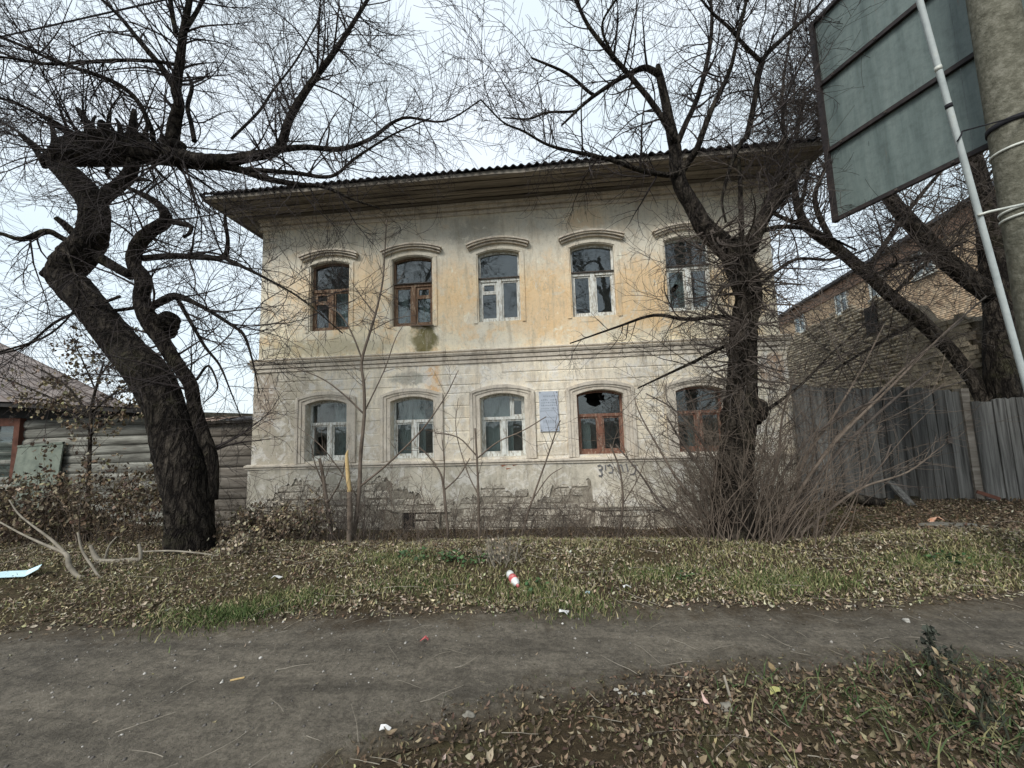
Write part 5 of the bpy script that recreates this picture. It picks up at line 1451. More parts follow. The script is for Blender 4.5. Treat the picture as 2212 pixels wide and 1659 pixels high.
# ---- saplings before the house
def sapling(name, label, main, y, branches, seed, mat=mat_shoot, cnt=(14, 40), group=None):
    main = [(u, v, w * 0.8) for u, v, w in main]; branches = [[(u, v, w * 0.72) for u, v, w in b] for b in branches]
    P, Q = limb(main, y, y, 5)
    g0 = float(ground_z(P[0][0], y))
    P[0, 2] = g0 - 0.05
    t = empty(name, (P[0][0], y, g0), label, 'sapling', group)
    wood('stem', P, Q, mat, t, 8, 0.05, seed)
    rr = np.random.default_rng(seed)
    LL = []
    for px in branches:
        p, q = limb(px, y, y + rr.uniform(-0.25, 0.25), 4); LL.append((p, q))
        wood('branch', p, q, mat, t, 6, 0.03, seed)
    src = LL + [(P[len(P) // 3:], Q[len(Q) // 3:])]
    S = 20
    A = []; RR_ = []
    for p, q in src:
        s = np.linspace(0, len(p) - 1, S); A.append(np.stack([np.interp(s, np.arange(len(p)), p[:, i]) for i in range(3)], -1)); RR_.append(np.interp(s, np.arange(len(p)), q))
    A = np.array(A); RR_ = np.array(RR_)
    p, d, r0, Lp = fork_from(A, RR_, cnt[0], rr, 0.2, 1, (30, 60))
    B = off_house(grow(p, d, rr.uniform(0.2, 0.6, cnt[0]), 6, rr, 0.06, 0.1, 0.06)); RB = taper(np.clip(r0 * 0.5, 0.003, 0.006), 7, 0.002)
    p, d, r0, Lp = fork_from(B, RB, cnt[1], rr, 0.2, 1, (30, 60))
    C_ = off_house(grow(p, d, rr.uniform(0.08, 0.28, cnt[1]), 4, rr, 0.04, 0.1, 0.06)); RC = taper(np.full(cnt[1], 0.0028), 5, 0.0018)
    V, F = join_geo([tubes_geo(B, RB, 3), tubes_geo(C_, RC, 3)])
    tag(np_mesh('twigs', V, F, mat, t), kind='stuff')
    return t
sapling('sapling', 'tall slender sapling rising past the eave in front of the plastered wall', [(752, 1185, 13), (765, 1150, 13), (776, 1060, 12), (779, 983, 11), (787, 895, 10), (786, 830, 9), (782, 778, 8), (807, 692, 7), (826, 611, 5), (832, 533, 4), (835, 476, 3)], -2.9,
        [[(783, 778, 6), (760, 720, 5), (735, 680, 3.5), (700, 655, 2.5)], [(779, 1050, 7), (840, 1000, 6), (910, 930, 5), (960, 860, 3.5), (990, 800, 2.5)], [(787, 895, 6), (740, 850, 5), (690, 815, 3.5), (620, 790, 2.5)], [(787, 890, 5), (830, 800, 4), (855, 730, 3), (880, 690, 2)], [(800, 715, 4), (850, 690, 3), (900, 680, 2)], [(812, 680, 4), (780, 640, 3), (760, 610, 2)], [(776, 1080, 5), (730, 1010, 4), (690, 960, 3), (640, 920, 2)]], 401, cnt=(34, 90))
sapling('sapling', 'thin twiggy sapling below the third lower window', [(1035, 1165, 7), (1034, 1090, 7), (1032, 1030, 6), (1030, 985, 5.5), (1026, 925, 5)], -2.7,
        [[(1031, 990, 5), (1075, 955, 4), (1130, 930, 3.5), (1180, 900, 3)], [(1030, 985, 4.5), (990, 945, 4), (940, 935, 3)], [(1034, 1070, 4.5), (1010, 1020, 3.5), (985, 930, 2.5), (990, 860, 2)]], 411, cnt=(10, 26))
sapling('sapling', 'forked thin sapling between the second and third lower windows', [(968, 1150, 8), (962, 1090, 8), (958, 1050, 7), (950, 1020, 5), (925, 985, 4), (905, 965, 3)], -2.6,
        [[(958, 1060, 5), (990, 1030, 4), (1015, 990, 3)], [(958, 1050, 5), (960, 1000, 4), (955, 950, 3)]], 417, cnt=(10, 24))
sapling('sapling', 'grey sapling with blunt top standing below the first lower window', [(712, 1190, 14), (714, 1130, 13), (705, 1080, 12), (698, 1030, 10), (690, 990, 8)], -2.5,
        [[(700, 1050, 6), (680, 1000, 4), (672, 960, 3)], [(706, 1090, 6), (735, 1040, 4), (745, 1000, 3)]], 421, cnt=(16, 30))
sapling('sapling', 'slanting whip reaching from the brushwood up to the wall plaque', [(1125, 1165, 7), (1140, 1110, 6), (1160, 1050, 5), (1185, 980, 4), (1205, 920, 3), (1211, 908, 3)], -2.5, [[(1150, 1080, 4), (1185, 1030, 3), (1215, 1010, 2)]], 423, cnt=(8, 16))
sapling('sapling', 'leafless whip between the right burled tree and the fourth lower window', [(1330, 1175, 7), (1345, 1100, 6), (1340, 1020, 5), (1318, 960, 4)], -2.4, [[(1345, 1090, 4), (1380, 1030, 3), (1400, 970, 2)]], 427, cnt=(10, 20))
# broken stem with split yellow wood
P, Q = limb([(752, 1200, 13), (756, 1130, 13), (755, 1062, 12)], -3.0)
P[0, 2] = float(ground_z(P[0][0], -3.0)) - 0.05
st = empty('broken_stem', P[0], 'snapped stem with a splinter of fresh yellow wood beside the tall sapling', 'stump')
wood('stem', P, Q, mat_shoot, st, 8, 0.06, 5)
P, Q = limb([(755, 1066, 10), (751, 1020, 10), (749, 985, 7), (752, 972, 2)], -3.0)
wood('splinter', P, Q, mat_fresh_wood, st, 7, 0.1, 6)

# ---- thickets of suckers
def thicket(name, label, spots, seed, n, hr, fan, mat, kids=(3, 6), rad=(0.004, 0.011), leaves=0, leafcol=None, cat='shrub'):
    rr = np.random.default_rng(seed)
    c = np.array(spots); k = rr.integers(0, len(c), n)
    P0 = np.stack([c[k, 0] + rr.normal(0, 1, n) * c[k, 2], c[k, 1] + rr.normal(0, 1, n) * c[k, 3], np.zeros(n)], -1)
    P0[:, 2] = ground_z(P0[:, 0], P0[:, 1]) - 0.03
    cen = c[k, :2]
    out_ = P0[:, :2] - cen
    D0 = np.stack([out_[:, 0] * fan + rr.normal(0, 0.3, n), out_[:, 1] * fan * 0.6 + rr.normal(0, 0.18, n), np.ones(n)], -1)
    L = rr.uniform(*hr, n)
    A = off_house(grow(P0, D0, L, 9, rr, 0.02, 0.12, 0.085)); RA = taper(rr.uniform(*rad, n), 10, 0.0022)
    t = empty(name, (float(c[:, 0].mean()), float(c[:, 1].mean()), float(ground_z(c[:, 0].mean(), c[:, 1].mean()))), label, cat)
    V, F = tubes_geo(A, RA, 4)
    tag(np_mesh('stems', V, F, mat, t), kind='stuff')
    n2 = n * kids[0]; n3 = n * kids[1]
    p, d, r0, Lp = fork_from(A, RA, n2, rr, 0.25, 1, (25, 60))
    B = off_house(grow(p, d, Lp * rr.uniform(0.15, 0.45, n2), 6, rr, 0.03, 0.12, 0.06)); RB = taper(np.clip(r0 * 0.55, 0.0025, 0.006), 7, 0.002)
    p, d, r0, Lp = fork_from(B, RB, n3, rr, 0.15, 1, (25, 65))
    C_ = off_house(grow(p, d, Lp * rr.uniform(0.2, 0.6, n3), 4, rr, 0.02, 0.15, 0.06)); RC = taper(np.clip(r0 * 0.6, 0.002, 0.004), 5, 0.0017)
    V, F = join_geo([tubes_geo(B, RB, 3), tubes_geo(C_, RC, 3)])
    tag(np_mesh('twigs', V, F, mat, t), kind='stuff')
    return t, np.concatenate([A[:, 3:].reshape(-1, 3), B.reshape(-1, 3), C_.reshape(-1, 3)])
bx1, by1 = b1[0], TR
thicket('sucker_thicket', 'thicket of brown suckers round the foot of the forked tree', [(bx1 + 0.05, by1 + 0.05, 0.30, 0.25), (bx1 + 0.3, by1, 0.28, 0.2), (bx1 - 0.12, by1 - 0.1, 0.2, 0.15)], 501, 210, (0.4, 1.7), 1.0, mat_shoot)
thicket('bramble', 'spreading bare bush between the forked tree and the plank gate', [(bx1 + 0.95, by1 + 0.3, 0.30, 0.3), (bx1 + 0.75, by1 + 0.7, 0.3, 0.3), (bx1 + 0.5, by1 + 0.1, 0.2, .2)], 503, 150, (0.6, 2.4), 0.9, mat_shoot)
# long arching rods to both sides of the fork foot
t_rod = empty('arching_rods', (bx1 + 0.3, by1 - 0.1, 0), 'long arching rods springing from the thicket up across the plank gate', 'shrub')
rods = [[(1700, 1120, 9), (1760, 1010, 8), (1850, 900, 7), (1960, 790, 5), (2080, 690, 3)], [(1690, 1140, 9), (1790, 1000, 8), (1900, 890, 6), (2010, 800, 4)], [(1715, 1100, 8), (1735, 1000, 7), (1800, 900, 6), (1860, 800, 4), (1910, 700, 3)],
        [(1620, 1130, 8), (1560, 1020, 7), (1500, 930, 6), (1450, 880, 4), (1395, 850, 3)], [(1560, 1150, 7), (1480, 1060, 6), (1430, 980, 5), (1385, 900, 3), (1370, 860, 2)], [(1590, 1150, 8), (1530, 1040, 7), (1470, 950, 5), (1440, 900, 4)],
        [(1650, 1120, 8), (1680, 1000, 7), (1690, 900, 5), (1720, 800, 4)], [(1700, 1150, 7), (1820, 1080, 5), (1900, 1010, 4), (1925, 960, 3)], [(1720, 1160, 7), (1850, 1060, 6), (1960, 1020, 4), (2040, 960, 3)], [(1640, 1140, 8), (1700, 1010, 6), (1770, 930, 5), (1880, 870, 4), (1990, 850, 3), (2090, 820, 2)],
        [(1730, 1150, 6), (1690, 1040, 6), (1640, 960, 4)], [(1540, 1160, 6), (1440, 1100, 5), (1380, 1020, 4), (1330, 960, 3)], [(1700, 1100, 8), (1800, 960, 7), (1930, 830, 6), (2040, 720, 5), (2130, 640, 4)]]
LR = []
for i, px in enumerate(rods):
    p, q = limb(px, by1 + rng.uniform(-0.1, 0.2), by1 + rng.uniform(0.0, 1.2), 5); p, q = rooted(p, q); LR.append((p, q))
    wood('rod', p, q, mat_twig_brown if i % 2 else mat_shoot, t_rod, 6, 0.03, 700 + i)
V, F = join_geo(crown(LR, np.random.default_rng(77), 110, 420, 700, (0.3, 0.9), up=(0.04, 0.02, 0.0), curl=(0.12, 0.2, 0.2), ang1=(25, 60)))
tag(np_mesh('twigs', V, F, mat_twig_brown, t_rod), kind='stuff')
thicket('brushwood', 'low dry brushwood heaped below the plaque', [(0.05, -2.6, 0.45, 0.2), (0.5, -2.4, 0.4, 0.2)], 509, 70, (0.25, 0.75), 1.2, mat_shoot, rad=(0.003, 0.006))
thicket('dry_stalks', 'bundle of dry stalks around the tall sapling', [(-2.25, -2.9, 0.35, 0.25), (-1.3, -2.6, 0.5, 0.2)], 511, 70, (0.3, 1.0), 0.6, mat_shoot, rad=(0.003, 0.006))
thicket('nettle_stalks', 'sparse dry stalks along the foot of the plastered wall', [(-4.2, -1.6, 1.0, 0.4), (-1.2, -1.4, 1.0, 0.4), (1.8, -1.7, 0.9, 0.3)], 513, 190, (0.3, 1.0), 0.25, mat_shoot, rad=(0.0025, 0.005))
thicket('dry_scrub', 'tangled grey-brown scrub hiding the plinth below the first two windows', [(-4.6, -2.5, 0.5, 0.3), (-3.6, -2.2, 0.5, 0.3), (-2.9, -2.7, 0.3, 0.25)], 515, 150, (0.3, 1.05), 0.5, mat_twig_brown, kids=(4, 8), rad=(0.0025, 0.006))
thicket('dry_scrub', 'thin tangled scrub hiding the plinth below the third and fourth windows', [(-1.0, -2.3, 0.5, 0.3), (0.2, -2.2, 0.5, 0.3), (1.1, -2.5, 0.35, 0.25)], 517, 120, (0.25, 0.9), 0.6, mat_twig_brown, kids=(4, 8), rad=(0.0025, 0.005))
# ---------------------------------------------------------------- leaves, grass, pebbles
BROWNS = np.array([(0.115, 0.083, 0.055), (0.175, 0.135, 0.09), (0.235, 0.19, 0.13), (0.33, 0.28, 0.20), (0.44, 0.39, 0.295), (0.31, 0.275, 0.15), (0.07, 0.052, 0.038), (0.17, 0.118, 0.075), (0.15, 0.14, 0.08)])
def leaves_geo(P, size, yaw, pitch, roll_, cols, curl, slim=0.2):
    """eight-point folded and curled leaves"""
    N = len(P)
    base = np.array([(0, -.5, 0), (slim * .8, -.18, 0.06), (slim, .12, 0.07), (0, .5, 0), (-slim, .12, 0.07), (-slim * .8, -.18, 0.06), (0, -.15, 0), (0, .15, 0)])
    L = np.repeat(base[None], N, 0).copy()
    lr = np.random.default_rng(N + 17)
    L[:, :, 0] *= lr.uniform(0.5, 1.35, (N, 1)); L += lr.normal(0, 0.035, L.shape) * (1, 1, 0.8)
    L[:, :, 2] += curl[:, None] * (L[:, :, 1] ** 2) * 1.6 + curl[:, None] * np.abs(L[:, :, 0]) * 0.5
    L *= size[:, None, None]
    def rot(A, ang, i, j):
        c, s = np.cos(ang)[:, None], np.sin(ang)[:, None]
        a, b = A[:, :, i].copy(), A[:, :, j].copy()
        A[:, :, i] = c * a - s * b; A[:, :, j] = s * a + c * b
    rot(L, roll_, 0, 2); rot(L, pitch, 1, 2); rot(L, yaw, 0, 1)
    V = (L + P[:, None, :]).reshape(-1, 3)
    f = np.array([(0, 1, 6, 6), (0, 6, 5, 5), (1, 2, 7, 6), (6, 7, 4, 5), (2, 3, 7, 7), (7, 3, 4, 4)])
    t = np.array([(0, 1, 6), (0, 6, 5), (1, 2, 7), (1, 7, 6), (6, 7, 4), (6, 4, 5), (2, 3, 7), (7, 3, 4)])
    F = (t[None] + (np.arange(N) * 8)[:, None, None]).reshape(-1, 3)
    C_ = np.repeat(np.c_[cols, np.ones(N)], 8, 0)
    return V, F, C_
def pick(n, r, w):
    c = BROWNS[r.choice(len(BROWNS), n, p=np.array(w) / sum(w))]
    return c * r.uniform(0.7, 1.35, (n, 1)) * (1 + r.normal(0, 0.05, (n, 3)))
r = np.random.default_rng(99)
def patch_noise(x, y): return 0.5 + 0.5 * lumps(x * 1.7 + 3, y * 1.9 - 1)
def scatter(n, x0, x1, y0, y1, dens):
    x, y = r.uniform(x0, x1, n), r.uniform(y0, y1, n)
    k = r.random(n) < dens(x, y)
    return x[k], y[k]
def out_of_walls(x, y): return ~((x > HX0 - .15) & (x < HX1 + .15) & (y > -.16)) & ~((x <= HX0) & (y > 0.15)) & ~((x > HX1) & (y > -0.36))
def path_in(x, y, a=0.0): return (y < path_far(x) - a) & (y > path_near(x) + a)
VS, FS, CS = [], [], []
def put_leaves(x, y, smin, smax, w, lift=0.012, flat=0.35, slim=0.19):
    n = len(x)
    P = np.stack([x, y, ground_z(x, y) + r.uniform(0.002, lift, n)], -1)
    g = leaves_geo(P, r.uniform(smin, smax, n), r.uniform(0, 6.28, n), r.normal(0, flat, n), r.normal(0, flat, n), pick(n, r, w), r.uniform(-1.0, 1.8, n), slim)
    b = sum(len(v) for v in VS)
    VS.append(g[0]); FS.append(g[1] + b); CS.append(g[2])
W_mix = [1.5, 2.5, 4, 4.5, 2.6, 2.6, 1.5, 1.5, 1.5]; W_dark = [4, 2.6, 1.2, .4, .15, .3, 6, 2.6, 1.4]; W_red = [4, 4, 2, .7, .2, .2, 3, 4, .5]
edge_ = lambda x, y: path_far(x)
# verge beyond the path
x, y = scatter(150000, -11, 11, -6.2, -2.6, lambda x, y: np.where(y > path_far(x) - 0.05, np.clip(-0.05 + 1.25 * patch_noise(x, y), 0.08, 1), 0))
put_leaves(x, y, 0.014, 0.055, W_mix, 0.025, 0.5)
# hollow under the house wall and by the fence: deep brown leaves
x, y = scatter(64000, -12, 12, -2.8, 0.3, lambda x, y: np.where(out_of_walls(x, y), 0.9, 0))
put_leaves(x, y, 0.025, 0.065, W_red, 0.04, 0.5)
# strip of leaves swept against the path
x, y = scatter(30000, -11, 11, -6.5, -4.0, lambda x, y: np.exp(-((y - path_far(x) - 0.12) / 0.16) ** 2) * np.clip(0.3 + patch_noise(x * 1.3, y) * 0.9, 0, 1))
put_leaves(x, y, 0.014, 0.048, W_mix, 0.015, 0.3)
# a few blown onto the path
x, y = scatter(2200, -8, 8, -9, -4, lambda x, y: np.where(path_in(x, y), 0.35, 0))
put_leaves(x, y, 0.012, 0.035, W_mix, 0.008, 0.2)
# near verge, lower right: big leaves
x, y = scatter(120000, -1.8, 7, -8.2, -4.8, lambda x, y: np.where(y < path_near(x) + 0.12, np.clip(0.25 + 0.9 * patch_noise(x * 1.4, y) - 0.5 * smooth(-0.15, 0.12, y - path_near(x)), 0, 1) * (0.25 + 0.75 * smooth(-1.2, 0.6, x)), 0))
put_leaves(x, y, 0.010, 0.046, W_dark, 0.025, 0.5, 0.19)
x, y = scatter(700, -1.2, 5, -7.2, -5.2, lambda x, y: np.where(y < path_near(x), 0.6, 0))
put_leaves(x, y, 0.035, 0.085, [2, 3, 2, 1.4, 0.6, 0.8, 1, 2, 1], 0.04, 0.6, 0.17)
tag(np_mesh('leaf_litter', np.concatenate(VS), np.concatenate(FS), mat_leaf, None, False, np.concatenate(CS)), 'fallen brown leaves strewn over the verges', 'leaves', kind='stuff')
def blades(name, label, x, y, h, col, lean, wid=0.004, kind='stuff'):
    n = len(x)
    z = ground_z(x, y)
    a = r.uniform(0, 6.28, n); b = r.uniform(0, 6.28, n)
    d = np.stack([np.cos(a), np.sin(a)], -1) * (h * r.uniform(0.2, 1.0, n) * lean)[:, None]
    w = np.stack([np.cos(b), np.sin(b)], -1) * wid
    P0 = np.stack([x, y, z - 0.005], -1)
    def pt(t, k, s): 
        q = np.concatenate([P0[:, :2] + d * k + w * s * (1 - t) , (P0[:, 2] + h * t * (1 - 0.25 * lean * t))[:, None]], 1); return q
    V = np.stack([pt(0, 0, 1), pt(0, 0, -1), pt(0.55, 0.35, 1.6), pt(0.55, 0.35, -1.6), pt(1, 1, 0)], 1).reshape(-1, 3)
    t = np.array([(0, 1, 3), (0, 3, 2), (2, 3, 4)])
    F = (t[None] + (np.arange(n) * 5)[:, None, None]).reshape(-1, 3)
    tag(np_mesh(name, V, F, mat_grass, None, False, np.repeat(np.c_[col, np.ones(n)], 5, 0)), label, 'grass', kind=kind)
def gcol(n, cols, w):
    c = np.array(cols)[r.choice(len(cols), n, p=np.array(w) / sum(w))]
    return c * r.uniform(0.7, 1.3, (n, 1))
DRY = [(0.31, 0.28, 0.14), (0.235, 0.23, 0.10), (0.40, 0.345, 0.20), (0.15, 0.165, 0.065), (0.10, 0.13, 0.045)]
xx_, yy_ = [], []
x, y = scatter(105000, -11, 11, -6.0, -2.7, lambda x, y: np.where(y > path_far(x) + 0.08, np.clip(1.7 * patch_noise(x * 0.8 + 7, y * 0.9) - 0.35, 0, 1) * (1 - 0.55 * smooth(1.0, 2.0, y - path_far(x))) * (0.45 + 0.55 * smooth(-3.5, -1.0, x)), 0))
xx_.append(x); yy_.append(y)
x = np.concatenate(xx_); y = np.concatenate(yy_)
blades('dry_grass', 'short yellowing grass on the verge beyond the path', x, y, r.uniform(0.03, 0.10, len(x)), gcol(len(x), DRY, [3, 3, 2.2, 2, 1.2]), 0.9, 0.0035)
# green tuft at the path edge
def tuft_field(cx, cy, sx, sy, n): return r.normal(cx, sx, n), r.normal(cy, sy, n)
GREEN = [(0.055, 0.095, 0.025), (0.085, 0.125, 0.04), (0.13, 0.145, 0.06)]
c = on_z(510, 1322, 0.02)
x, y = tuft_field(c[0], c[1], 0.17, 0.07, 1100)
blades('green_grass', 'bright green tuft of grass at the edge of the path', x, y, r.uniform(0.04, 0.11, len(x)), gcol(len(x), GREEN, [2, 2, 1]), 0.8)
pts = [on_z(u, v, 0.03) for u, v in ((420, 1330), (640, 1290), (900, 1260), (870, 1215), (1150, 1265), (1420, 1240), (1650, 1262), (1760, 1250), (1980, 1215), (2080, 1210), (1230, 1300))]
xs2, ys2 = zip(*[tuft_field(p[0], p[1], 0.28, 0.13, 1000) for p in pts])
x, y = np.concatenate(xs2), np.concatenate(ys2)
blades('mixed_grass', 'dull green grass patches between the leaves of the far verge', x, y, r.uniform(0.03, 0.10, len(x)), gcol(len(x), GREEN + DRY, [2, 2, 2, 1, 1, 1, 2, 2]), 0.9)
# long grass, lower right corner
x, y = scatter(30000, 0.3, 7, -8.0, -4.9, lambda x, y: np.where(y < path_near(x) - 0.05, np.clip(-0.25 + 0.30 * x + 0.9 * (patch_noise(x * 2, y * 2) - 0.5), 0, 1) * 0.7, 0))
k = len(x)
blades('long_grass', 'long flopping grass on the near verge below the concrete pole', x, y, r.uniform(0.07, 0.22, k), gcol(k, [(0.05, 0.085, 0.03), (0.075, 0.11, 0.04), (0.17, 0.16, 0.075), (0.10, 0.105, 0.045)], [3, 2, 1.3, 2]), 1.3, 0.004)
x, y = scatter(22000, -2.2, 5, -8.0, -5.2, lambda x, y: np.where(y < path_near(x) + 0.2, 0.25 + 0.3 * patch_noise(x * 3, y * 3), 0))
k = len(x)
blades('sparse_grass', 'sparse worn grass along the near edge of the path', x, y, r.uniform(0.012, 0.05, k), gcol(k, [(0.12, 0.11, 0.055), (0.09, 0.10, 0.045), (0.20, 0.17, 0.10)], [2, 2, 1]), 1.2, 0.003)
# green herbs in the verge: broad leaves
hx, hy = [], []
for u, v in ((870, 1210), (905, 1212), (960, 1213), (985, 1215), (1010, 1222), (1040, 1215), (2030, 1205), (2060, 1212), (1160, 1262), (1480, 1250)):
    p = on_z(u, v, 0.05); q = tuft_field(p[0], p[1], 0.07, 0.06, 26); hx.append(q[0]); hy.append(q[1])
x, y = np.concatenate(hx), np.concatenate(hy); n = len(x)
P = np.stack([x, y, ground_z(x, y) + r.uniform(0.02, 0.10, n)], -1)
V, F, C_ = leaves_geo(P, r.uniform(0.025, 0.055, n), r.uniform(0, 6.28, n), r.normal(0, 0.5, n), r.normal(0, 0.5, n), gcol(n, [(0.05, 0.105, 0.04), (0.075, 0.13, 0.05), (0.05, 0.085, 0.04)], [1, 1, 1]), r.uniform(-0.4, 0.3, n), 0.42)
tag(np_mesh('ground_herbs', V, F, mat_leaf, None, False, C_), 'low green herbs growing through the leaves below the second window', 'herbs', kind='stuff')
# pebbles and grit on the path
x, y = scatter(17000, -8, 8, -9.2, -4.2, lambda x, y: np.where(path_in(x, y, -0.1), 0.75, 0.05))
n = len(x)
s = 0.003 + 0.013 * r.random(n) ** 6
base = np.array([(1, 0, 0), (0, 1, 0), (-1, 0, 0), (0, -1, 0), (0, 0, 1), (0, 0, -1)], float)
V = base[None] * (s[:, None, None] * r.uniform(0.6, 1.3, (n, 6, 1))) * (1, 1, 0.7) + np.stack([x, y, ground_z(x, y) + 0.008], -1)[:, None, :]
t = np.array([(0, 1, 4), (1, 2, 4), (2, 3, 4), (3, 0, 4), (1, 0, 5), (2, 1, 5), (3, 2, 5), (0, 3, 5)])
F = (t[None] + (np.arange(n) * 6)[:, None, None]).reshape(-1, 3)
col = np.array([(0.12, 0.11, 0.10), (0.20, 0.19, 0.17), (0.32, 0.30, 0.27), (0.50, 0.48, 0.44)])[r.choice(4, n, p=[.45, .3, .17, .08])]
tag(np_mesh('grit', V.reshape(-1, 3), F, mat_pebble, None, True, np.repeat(np.c_[col, np.ones(n)], 6, 0)), 'grit and small pebbles pressed into the dirt path', 'grit', kind='stuff')
# fallen sticks, straw
def sticks(name, label, n, fx_, mat, lr, rr_):
    x, y = fx_(n); n = len(x)
    a = r.uniform(0, 6.28, n); D0 = np.stack([np.cos(a), np.sin(a), r.uniform(-0.02, 0.18, n)], -1)
    P = grow(np.stack([x, y, ground_z(x, y) + 0.02], -1), D0, r.uniform(*lr, n), 4, r, 0.0, 0.08, 0.08)
    P[..., 2] = np.maximum(P[..., 2], ground_z(P[..., 0], P[..., 1]) + 0.008)
    V, F = tubes_geo(P, taper(r.uniform(*rr_, n), 5, 0.001), 4)
    tag(np_mesh(name, V, F, mat), label, 'twigs', kind='stuff')
sticks('fallen_twigs', 'fallen twigs lying in the far verge', 420, lambda n: scatter(n, -9, 9, -5.0, -1.5, lambda x, y: np.where((y > path_far(x)) & out_of_walls(x, y), 1, 0)), mat_dead_wood, (0.15, 0.6), (0.002, 0.005))
sticks('straw', 'straw stalks and small twigs on the near verge and path', 170, lambda n: scatter(n, -2.5, 5, -7.5, -4.8, lambda x, y: np.ones_like(x)), mat_dead_wood, (0.05, 0.28), (0.0012, 0.003))

# ---------------------------------------------------------------- dry-leaved bushes on the left
def leafy(name, label, spots, seed, n, hr, fan, nleaf, size, mats, w, spread=0.05, cat='shrub'):
    t, pts = thicket(name, label, spots, seed, n, hr, fan, mats, kids=(3, 4), cat=cat)
    rr = np.random.default_rng(seed + 1)
    # leaves hang in bunches
    nb = nleaf // 7
    bc = pts[rr.integers(0, len(pts), nb)]
    P = np.repeat(bc, 7, 0) + rr.normal(0, spread, (nb * 7, 3))
    m_ = len(P)
    V, F, C_ = leaves_geo(P, rr.uniform(*size, m_), rr.uniform(0, 6.28, m_), rr.normal(-0.9, 0.6, m_), rr.normal(0, 0.6, m_), pick(m_, rr, w), rr.uniform(-0.8, 1.0, m_), 0.30)
    tag(np_mesh('dry_leaves', V, F, mat_leaf, t, False, C_), kind='stuff')
    return t
def sp(u, v, y, sx, sy): p = on_y(u, v, y); return (p[0], y, sx, sy)
W_b = [3, 3, 2.5, 1.2, .3, .6, 3, 2, .5]
leafy('dry_bush', 'dense bush of brown shrivelled leaves left of the gnarled tree', [sp(300, 1150, -2.7, .35, .25), sp(200, 1150, -2.7, .4, .25), sp(90, 1150, -2.6, .4, .3)], 601, 110, (0.5, 1.35), 0.5, 4200, (0.04, 0.085), mat_shoot, W_b)
leafy('dry_bush', 'low brown dry bush at the far left in front of the log house', [sp(20, 1130, -2.9, .5, .3), sp(-80, 1130, -2.9, .5, .3)], 607, 95, (0.4, 1.15), 0.5, 3200, (0.04, 0.085), mat_shoot, W_b)
leafy('dry_weeds', 'clump of shrivelled grey-brown weeds right of the gnarled tree', [sp(540, 1150, -2.9, .28, .2), sp(640, 1150, -2.8, .28, .2)], 611, 70, (0.25, 0.62), 0.5, 3000, (0.035, 0.07), mat_shoot, [2, 3, 3, 2, .8, .5, 2, 1, .5])
leafy('dry_weeds', 'small pale clump of withered weeds below the tall sapling', [sp(525, 1215, -3.75, .14, .08)], 613, 26, (0.1, 0.3), 0.8, 500, (0.03, 0.06), mat_shoot, [1, 2, 3, 3, 2, 1, 0, 0, 0])
leafy('dry_weeds', 'rounded tussock of straw-coloured weeds behind the plastic bottle', [sp(1085, 1222, -4.0, .10, .07)], 617, 60, (0.1, 0.28), 1.6, 160, (0.02, 0.04), mat_dead_wood, [1, 2, 3, 3, 2, 1, 0, 0, 0])
# young maple with hanging brown leaves at the eave of the log house
mp_main = [(190, 1120, 12), (192, 1020, 11), (195, 940, 10), (198, 880, 8), (210, 830, 6), (225, 780, 4)]
P, Q = rooted(*limb(mp_main, -1.9))
mt_ = empty('young_maple', P[0], 'young maple holding bunches of brown leaves before the log house eave', 'tree')
wood('trunk', P, Q, mat_bark_brown, mt_, 8, 0.05, 3)
LL = [(P, Q)]
for px in ([(196, 900, 6), (140, 830, 5), (70, 790, 3)], [(197, 890, 6), (260, 840, 5), (320, 800, 3)], [(195, 940, 6), (270, 880, 4), (330, 860, 3)], [(195, 930, 5), (120, 870, 4), (30, 860, 3)], [(205, 840, 4), (170, 760, 3), (150, 720, 2)], [(212, 820, 4), (260, 750, 3), (300, 710, 2)], [(196, 900, 5), (90, 850, 4), (0, 815, 3), (-60, 800, 2)]):
    p, q = limb(px, -1.9, -1.9 + rng.uniform(-0.4, 0.4)); LL.append((p, q)); wood('limb', p, q, mat_bark_brown, mt_, 6, 0.03, 4)
gg = crown(LL, r, 60, 240, 420, (0.3, 0.8), tip=0.002)
V, F = join_geo(gg)
tag(np_mesh('twigs', V, F, mat_twig_brown, mt_), kind='stuff')
low = []
for p, q in LL[1:]:
    k = r.integers(1, len(p), 26); low.append(p[k] + r.normal(0, 0.10, (26, 3)) - (0, 0, 0.08))
low = np.concatenate(low)
Pl = np.repeat(low, 8, 0) + r.normal(0, 0.05, (len(low) * 8, 3)); m_ = len(Pl)
V, F, C_ = leaves_geo(Pl, r.uniform(0.05, 0.095, m_), r.uniform(0, 6.28, m_), r.normal(-1.1, 0.5, m_), r.normal(0, 0.6, m_), pick(m_, r, [1, 2, 3, 1.6, .3, 2.2, 1, 2, .5]), r.uniform(-0.8, 1.0, m_), 0.32)
tag(np_mesh('dry_leaves', V, F, mat_leaf, mt_, False, C_), kind='stuff')

